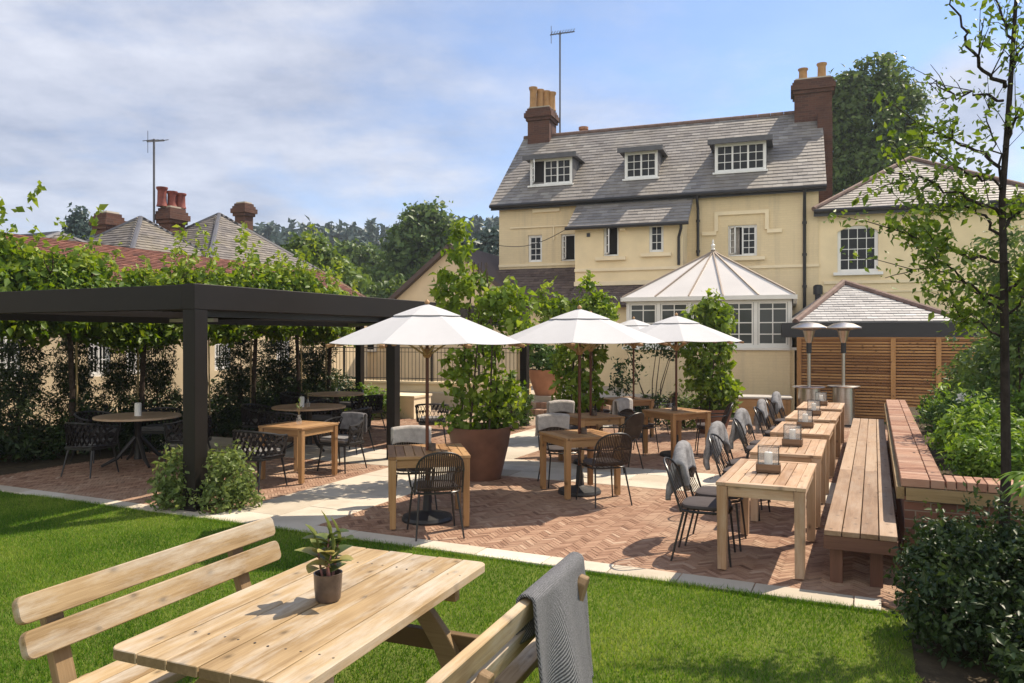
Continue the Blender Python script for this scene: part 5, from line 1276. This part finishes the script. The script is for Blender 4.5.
shrub('low leafy bush in front of the plinth at the end of the pergola', W(366, 18.6), [((0, 0, .45), (.62, .5, .42)), ((.5, 0, .35), (.3, .3, .3))], 140, 12, .16, .08, 'leaf_planter')
# wall of greenery along the conservatory foot
shrub('thin dark leaved shrub trained on the wall left of the conservatory', W(652, 17.9), [((-.5, 0, 1.5), (.35, .2, .5)), ((.1, 0, 1.9), (.5, .2, .4)), ((-.7, 0, .9), (.25, .2, .5)), ((.5, 0, 1.75), (.3, .2, .3))], 130, 9, .16, .085, 'leaf_shrub_dark', 'wall_shrub', stems=8)
shrub('low dark bush below the conservatory, behind the farthest table', W(655, 17.2), [((0, 0, .35), (.7, .3, .36)), ((-.5, 0, .3), (.3, .3, .3))], 130, 12, .16, .08, 'leaf_shrub_dark')
shrub('low dark bush by the conservatory left of the right hand vine', W(684, 16.6), [((0, 0, .35), (.4, .3, .34))], 80, 12, .15, .08, 'leaf_mid')

# pleached trees along the left side, with canes and yew columns between
def pleached(label, u, v, seed):
    global rng, rnd
    t = thing('pleached_tree', label, 'tree', TP(u, v), TROT + (math.pi if seed % 2 else 0), 'pleached trees behind the pergola')
    tr = MB(); tr.tube([(rnd.gauss(0, .02), 0, 0), (.02, .02, 1.0), (-.02, 0, 2.0), (.02, 0, 3.0)], [.05, .045, .04, .02], 8); ends = []
    for s in (-1, 1):
        for z in (1.95, 2.35, 2.8): limb(tr, (0, 0, z), (rnd.gauss(0, .12), s, .15), .8, .022, 1, ends, .25, 2)
    tr.build('trunk', 'bark', t)
    t.scale = (1, 1, rnd.uniform(.93, 1.08)); c = MB(); c.tube([(.07, .08, 0), (.06, .05, 2.6)], .016, 6); c.build('cane', 'cane', t)
    E_ = [((0, s * d, z), (.40, .40, .36)) for s in (-1, 1) for d, z in ((.2, 2.25), (.6, 2.2), (.2, 2.75), (.6, 2.7))] + [((0, 0, 3.0), (.36, .6, .3))]
    P, O, T = clumps(E_, 330, 13, .17); b = [(rnd.gauss(0, .2), rnd.uniform(-.8, .8), 2.9) for _ in range(30)]
    P2, T2 = shoots(b, [(rnd.gauss(0, .22), rnd.gauss(0, .25), 1) for _ in b], [rnd.uniform(.3, .95) * (1.5 if i % 4 == 0 else .6) for i, _ in enumerate(b)], 30, .085)
    leafcloud('crown', np.concatenate([P, P2]), .115, 'leaf_pleached', t, aspect=.6, outward=np.concatenate([O, rng.normal(size=P2.shape)]), tint=np.concatenate([T, T2]), droop=.5, up=.3); return t
PV = [5.75, 7.15, 8.57, 10.0, 11.43, 12.85, 14.2, 15.4]
NM = ['partly cut off by the left edge of the photo', 'at the left edge of the photo', 'left of the shaded round table', 'behind the shaded round table', 'just left of the front pergola post', 'just right of the front pergola post', 'second from the far end of the row', 'at the far end of the row, nearest the railing']
for i, v in enumerate(PV):
    if i in (0,): continue
    pleached('pleached tree with bamboo cane, ' + NM[i], -12.25, v, i)
yp = shrub('dark yew column, first in the row from the left', TP(-12.75, 8.0), [((0, 0, .7), (.5, .5, .75)), ((0, 0, 1.5), (.42, .42, .7)), ((0, 0, 2.15), (.24, .24, .45))], 560, 16, .14, .07, 'leaf_yew', 'yew_column', 'yew', 'yew columns behind the pergola', .3)
for i, v in enumerate((9.0, 9.85, 10.74, 12.9, 14.17, 15.5)): o = copy_tree(yp, TP(-12.75 + rnd.gauss(0, .05), v), i * 1.3, 'dark yew column, %s in the row from the left' % ('second', 'third', 'fourth', 'fifth', 'sixth', 'last')[i]); o.scale = ((.78, .78, 1.05) if i in (0, 1, 2) else (1.12, 1.12, .9 + .1 * (i * 7 % 3)))
def ground_planting():
    P = []; O = []; T = []
    for k in range(120):
        v = rnd.uniform(6.2, 17); u = rnd.uniform(-13.8, -11.45); h = rnd.uniform(.4, 1.15) * (.68 if 8.8 < v < 12.4 else 1) * (.6 if u > -11.9 else 1)
        p, o, t_ = clumps([((0, 0, h * .55), (.38, .38, h * .55))], 26, 10, .14); w = TP(u, v); P.append(p + np.array(w)); O.append(o); T.append(t_)
    struct(leafcloud('ground_planting', np.concatenate(P), .095, 'leaf_shrub_dark', outward=np.concatenate(O), tint=np.concatenate(T), aspect=.4), 'stuff')
ground_planting()
shrub('small red leaved shrub at the left edge behind the pergola', TP(-13.4, 7.3), [((0, 0, 1.3), (.4, .4, .5)), ((0, 0, .7), (.35, .35, .5))], 90, 12, .16, .09, 'leaf_red', 'red_shrub')

# planter planting
PZ = .66
def pl(u, v): return TP(.2 + u, 7.28 + v, PZ)
SP = [((.78, .95), .40, .34, 'leaf_planter', .085, 'front corner shrub of the brick planter, glossy and bright green'), ((.80, 2.0), .45, .46, 'leaf_planter', .085, 'bright green shrub in the planter, second behind the front corner'), ((.84, 3.3), .5, .5, 'leaf_box', .085, 'bright shrub in the middle of the planter edge above the bench'), ((.90, 4.8), .5, .40, 'leaf_planter', .09, 'leafy shrub far along the planter edge above the bench'), ((.95, 6.4), .5, .34, 'leaf_box', .09, 'farthest low shrub in the planter, near the slatted fence'),
      ((1.8, 1.5), .55, .62, 'leaf_planter', .09, 'broad leafy shrub just right of the white flower'), ((1.75, 3.1), .6, .7, 'leaf_planter', .09, 'broad leafy shrub behind the white flower'), ((1.35, 5.6), .7, 1.0, 'leaf_mid', .10, 'taller shrub at the back of the planter'), ((1.9, .75), .45, .34, 'leaf_shrub_dark', .08, 'low dark shrub at the front of the planter beside the slim trunk')]
for (uv, r, h, mt, ls, lab) in SP:
    sh = [(rnd.uniform(-r, r) * .8, rnd.uniform(-r, r) * .8, h * 1.1) for _ in range(12)]
    shrub(lab, pl(*uv), [((0, 0, h * .62), (r, r, h * .62)), ((rnd.gauss(0, .2), rnd.gauss(0, .2), h * .8), (r * .6, r * .6, h * .55))], int(360 * r / .5), 14, .12, ls * .72, mt, 'planter_shrub', 'shrub', aspect=.42, extra=(sh, [(rnd.gauss(0, .3), rnd.gauss(0, .3), 1) for _ in sh], [rnd.uniform(.15, .4) for _ in sh], 12, .05))
shrub('tall bushy shrub rising behind the planter at the right edge', TP(1.55, 11.2), [((.2, 0, 1.5), (.8, .7, .9)), ((.35, 0, 2.3), (.75, .7, .7)), ((.1, .2, 2.9), (.5, .5, .5))], 420, 14, .22, .095, 'leaf_mid', 'tall_shrub', stems=9, aspect=.42)
shrub('loose light green shrub behind the planter, left of the tall bushy one', TP(1.9, 14.3), [((0, 0, 1.5), (.7, .7, 1.0)), ((.2, 0, 2.4), (.5, .5, .6))], 200, 12, .2, .11, 'leaf_planter', 'tall_shrub', stems=8, aspect=.42)
def flower_head():
    p = W(965, 9.0, 0); p.z = HC - (401 - HY) * 9.0 / F; t = thing('white_flower', 'single round white flower head among the planter shrubs', 'flower', (p.x, p.y, PZ)); s = MB(); s.tube([(0, 0, 0), (0, -.03, p.z - PZ)], .006, 5); s.build('stem', 'pink_stem', t)
    q = rng.normal(size=(150, 3)); q /= np.linalg.norm(q, axis=1)[:, None]; leafcloud('petals', q * .085 + np.array([0, -.03, p.z - PZ]), .05, 'flower_white', t, .8, outward=q)
flower_head()
# bottom right bed
RB = [((2.95, 5.05), [((0, 0, .34), (.40, .42, .32)), ((.1, .1, .58), (.34, .34, .17)), ((-.2, -.3, .25), (.3, .3, .24))], 'dark glossy shrub by the lawn edge below the end of the bench', 'leaf_shrub_dark', 420), ((3.55, 4.75), [((0, 0, .36), (.48, .45, .36)), ((-.1, .2, .58), (.3, .3, .2))], 'dark glossy shrub in the bottom right corner, round the foot of the slim tree', 'leaf_shrub_dark', 430), ((2.95, 4.15), [((.05, 0, .22), (.40, .4, .22)), ((.3, .2, .35), (.3, .3, .28))], 'low dark shrub nearest the viewer in the bottom right corner', 'leaf_shrub_dark', 300), ((3.35, 5.75), [((0, 0, .28), (.40, .3, .28)), ((.4, .0, .3), (.3, .3, .28))], 'dark glossy shrub directly against the front of the brick planter', 'leaf_shrub_dark', 320)]
for (x, y), E_, lab, mt, nc in RB:
    sh = [(c_[0] + rnd.uniform(-1, 1) * r_[0] * .8, c_[1] + rnd.uniform(-1, 1) * r_[1] * .8, c_[2] + r_[2] * .6) for c_, r_ in E_ for _ in range(10)]
    shrub(lab, (x, y, 0), E_, int(nc * 1.25), 16, .085, .043, mt, 'glossy_shrub', aspect=.5, stems=7, extra=(sh, [(rnd.gauss(0, .5), rnd.gauss(0, .5), 1) for _ in sh], [rnd.uniform(.12, .3) for _ in sh], 14, .028))
def broad_plant():
    t = thing('broad_leaved_plant', 'plant with long broad fingered leaves at the right edge in front of the planter', 'plant', (3.46, 4.9, 0)); V = []; Fc = []; T = []; st = MB()
    for k in range(9):
        a = k * 2.4; top = Vector((math.cos(a) * .16, math.sin(a) * .16, 1.02 + .07 * math.sin(k * 1.7))); st.tube([(0, 0, 0), (top.x * .4, top.y * .4, .6), top], [.01, .008, .004], 5)
        for j in range(7):
            b = a + (j - 3) * .42; d = Vector((math.cos(b), math.sin(b), .25)); sd = Vector((-math.sin(b), math.cos(b), 0)); L_ = .19 - .012 * abs(j - 3); k0 = len(V); n = 5
            for i in range(n + 1):
                f = i / n; w = .021 * math.sin(math.pi * min(1, f * .9 + .06)); c_ = top + d * L_ * f - Vector((0, 0, .12 * f * f))
                for s in (-1, 0, 1): V.append(tuple(c_ + sd * w * s + Vector((0, 0, abs(s) * w * .3)))); T.append(.55 + rnd.gauss(0, .1))
            for i in range(n):
                for q in (0, 1): p_ = k0 + i * 3 + q; Fc.extend([(p_, p_ + 1, p_ + 4), (p_, p_ + 4, p_ + 3)])
    st.build('stems', 'pink_stem', t); rawmesh('leaves', V, np.array(Fc).ravel(), np.clip(T, 0, 1), 'leaf_planter', t)
broad_plant()
# slim young tree at the right edge
def young_tree():
    Y = 5.5; t = thing('young_tree', 'slim young tree with dark trunk and sparse leafy branches at the right edge', 'tree', W(1004, Y), 0); b = t.location
    def Q(px, py, dy=0): yy = Y + dy; return Vector(((px - 512) / F * yy - b.x, yy - b.y, HC - (py - HY) * yy / F))
    tr = MB(); trunk = [Q(1004, 640), Q(1003, 560), Q(1006, 470), Q(1005, 380), Q(1004, 280), Q(1002, 200), Q(1008, 120), Q(1012, 60), Q(1016, 0), Q(1018, -70), Q(1022, -130)]; trunk[0].z = 0
    tr.tube(trunk, [.042, .037, .033, .030, .026, .022, .019, .016, .012, .008, .004], 9); P = []; T = []
    def branch(pts, r, leaves, spread=.042, sub=6):
        n = len(pts); fine = []
        for a, c in zip(pts, pts[1:]):
            for i in range(4): fine.append(a.lerp(c, i / 4) + Vector((rnd.gauss(0, .012), rnd.gauss(0, .02), rnd.gauss(0, .012))))
        fine.append(pts[-1]); tr.tube(fine, [r * (1 - .8 * i / len(fine)) for i in range(len(fine))], 6)
        def scatter(path, m_, sp):
            for _ in range(m_):
                f = rnd.random() ** .75; k = f * (len(path) - 1); i = min(int(k), len(path) - 2); q = path[i].lerp(path[i + 1], k - i)
                P.append(tuple(q + Vector((rnd.gauss(0, sp), rnd.gauss(0, sp), rnd.gauss(0, sp))))); T.append(min(1, max(0, rnd.gauss(.5, .2))))
        hi_ = .45 if pts[-1].z > 3.6 else 1.0; scatter(fine[2:], int(leaves * 1.5 * hi_), spread)
        for _ in range(sub):
            i = rnd.randint(2, len(fine) - 2); q = fine[i]; d = (fine[-1] - fine[0]).normalized() * .6 + Vector((rnd.gauss(0, .5), rnd.gauss(0, .6), rnd.gauss(.15, .5))); l = rnd.uniform(.15, .42); tw = [q, q + d * l * .5 + Vector((0, 0, .02)), q + d * l]; tr.tube(tw, [r * .35, r * .25, .002], 4); scatter(tw, int(leaves * .8 * hi_), spread * .9)
    B = [([(1006, 88), (985, 70), (968, 45), (958, 18), (948, -10)], .016, 34), ([(1003, 100), (980, 93), (958, 95), (935, 86), (925, 84)], .011, 14), ([(1002, 165), (975, 150), (945, 135), (925, 128), (905, 124)], .014, 36), ([(1002, 190), (978, 178), (955, 165), (925, 148), (918, 130)], .010, 26), ([(1003, 215), (975, 200), (945, 190), (912, 178), (886, 170)], .013, 46), ([(1004, 262), (970, 258), (940, 246), (915, 238), (895, 225)], .014, 60), ([(1003, 300), (975, 290), (950, 275), (925, 270), (885, 278)], .010, 30), ([(1004, 240), (985, 215), (965, 200), (948, 210), (925, 215)], .012, 60), ([(1005, 310), (985, 300), (965, 280), (945, 262), (935, 265)], .012, 60),
         ([(1004, 150), (1018, 120), (1035, 100), (1060, 85)], .013, 40), ([(1004, 230), (1020, 210), (1045, 190), (1070, 185)], .014, 60), ([(1005, 290), (1025, 275), (1050, 260), (1075, 258)], .013, 60), ([(1010, 80), (1020, 55), (1032, 25), (1040, 0)], .012, 40), ([(1014, 40), (1002, 15), (992, -12), (985, -40)], .010, 40), ([(1004, 335), (980, 325), (960, 318), (942, 300)], .009, 40), ([(1004, 180), (995, 150), (985, 120), (990, 95)], .009, 20), ([(1004, 320), (1020, 300), (1032, 290), (1050, 300)], .010, 50)]
    for k, (pts, r, n) in enumerate(B):
        dy = rnd.uniform(-.5, .6); branch([Q(px, py, dy * i / (len(pts) - 1)) for i, (px, py) in enumerate(pts)], r, n)
    tr.build('trunk', 'bark_dark', t, smooth=True); leafcloud('leaves', P, .052, 'leaf_young', t, aspect=.52, tint=T, droop=.4)
young_tree()

# trees beyond
def big_tree(label, loc, trunk_h, ells, nc, per, cr, ls, mat, r=.3, group='trees behind the buildings', name='broadleaf_tree', up=.3):
    t = thing(name, label, 'tree', loc, rnd.uniform(0, 6) * 0, group); tr = MB(); top = Vector((0, 0, trunk_h)); tr.tube([(0, 0, -.4), (.05 * trunk_h, 0, trunk_h * .5), top], [r * 1.3, r, r * .8], 10)
    for c, rr in ells: c = Vector(c); tr.tube([(0, 0, trunk_h * .7), c * .5 + top * .5 * .6, c], [r * .5, r * .35, r * .1], 6)
    tr.build('trunk', 'bark', t); P, O, T = clumps(ells, nc, per, cr, .5); leafcloud('crown', P, ls, mat, t, aspect=.62, outward=O, tint=T, up=up); return t
def etree(label, Y, L, th, nc, per, cr, ls, mat, **k):
    c = W(L[0][0], Y, 0); kk = Y / F; E_ = []
    for (px, py, rx, rz) in L: E_.append((((px - 512) * kk - c.x, rnd.uniform(-.4, .4) * rx * kk, HC - (py - HY) * kk), (rx * kk, rx * kk, rz * kk)))
    return big_tree(label, c, th, E_, nc, per, cr, ls, mat, **k)
etree('large dark leafy tree rising behind the right hand chimney', 44, [(868, 130, 36, 50), (850, 100, 22, 26), (878, 85, 26, 26), (895, 115, 22, 30), (846, 150, 22, 44), (900, 160, 26, 30), (868, 180, 48, 30), (838, 115, 12, 26)], 7, 900, 30, .75, .27, 'leaf_oak', r=.5)
etree('tall airy tree beyond the flat roof, left of the potted vine', 58, [(420, 250, 26, 30), (425, 222, 16, 16), (405, 265, 26, 26), (440, 245, 18, 26), (432, 275, 30, 20), (398, 240, 8, 10), (412, 216, 6, 8), (436, 215, 6, 8)], 6, 330, 24, 1.0, .42, 'leaf_mid')
etree('light green round tree beside the roof end at the left', 40, [(312, 262, 20, 22), (300, 250, 10, 10), (330, 272, 18, 16), (345, 285, 14, 12)], 3, 170, 22, .7, .3, 'leaf_light')
etree('pale green field tree in the middle distance', 72, [(365, 262, 18, 14), (385, 275, 16, 18), (350, 255, 12, 12)], 4, 150, 22, 1.1, .45, 'leaf_mid')
etree('pale bushy tree low in front of the red roof', 56, [(350, 280, 24, 14), (385, 286, 20, 12)], 3, 150, 22, .9, .4, 'leaf_light')
etree('dark tree showing between the outbuilding and the house', 60, [(489, 250, 16, 18), (470, 262, 20, 18)], 5, 130, 24, 1.0, .45, 'leaf_conifer')
etree('small dark conifer standing above the left roofs', 60, [(80, 216, 5, 9), (80, 226, 9, 8), (80, 240, 11, 12)], 6, 90, 20, .6, .35, 'leaf_conifer', name='conifer_tree')
etree('dark hedge tree behind the far end of the left range', 46, [(335, 300, 20, 14), (365, 302, 24, 14), (395, 296, 14, 12)], 2, 170, 24, .8, .34, 'leaf_oak')
def far_cottage():
    c = W(368, 66, 1.0); t = thing('red_roofed_cottage', 'distant cottage with a red tiled roof among trees', 'building', c, .3); w = MB(); w.box((0, 0, 2), (5, 5, 4)); w.build('wall', 'red_brick', t); r_ = MB(); r_.prism([(-2.9, 3.9), (2.9, 3.9), (0, 6.4)], (-2.9, 0, 0), (0, 1, 0), (0, 0, 1), 5.8); r_.build('roof', 'clay_tile', t)
far_cottage()

def haze():
    b = bpy.data.materials.new('haze_air'); b.use_nodes = True; nt = b.node_tree; nt.nodes.clear(); out = nt.nodes.new('ShaderNodeOutputMaterial'); v = nt.nodes.new('ShaderNodeVolumePrincipled')
    v.inputs['Color'].default_value = (.82, .89, 1, 1); v.inputs['Density'].default_value = .00055; v.inputs['Anisotropy'].default_value = .3; nt.links.new(v.outputs[0], out.inputs['Volume']); MATS['haze_air'] = b
    m_ = MB(); m_.box((0, 500, 17), (1900, 1500, 36.2)); struct(m_.build('haze', 'haze_air'), 'stuff')
haze()
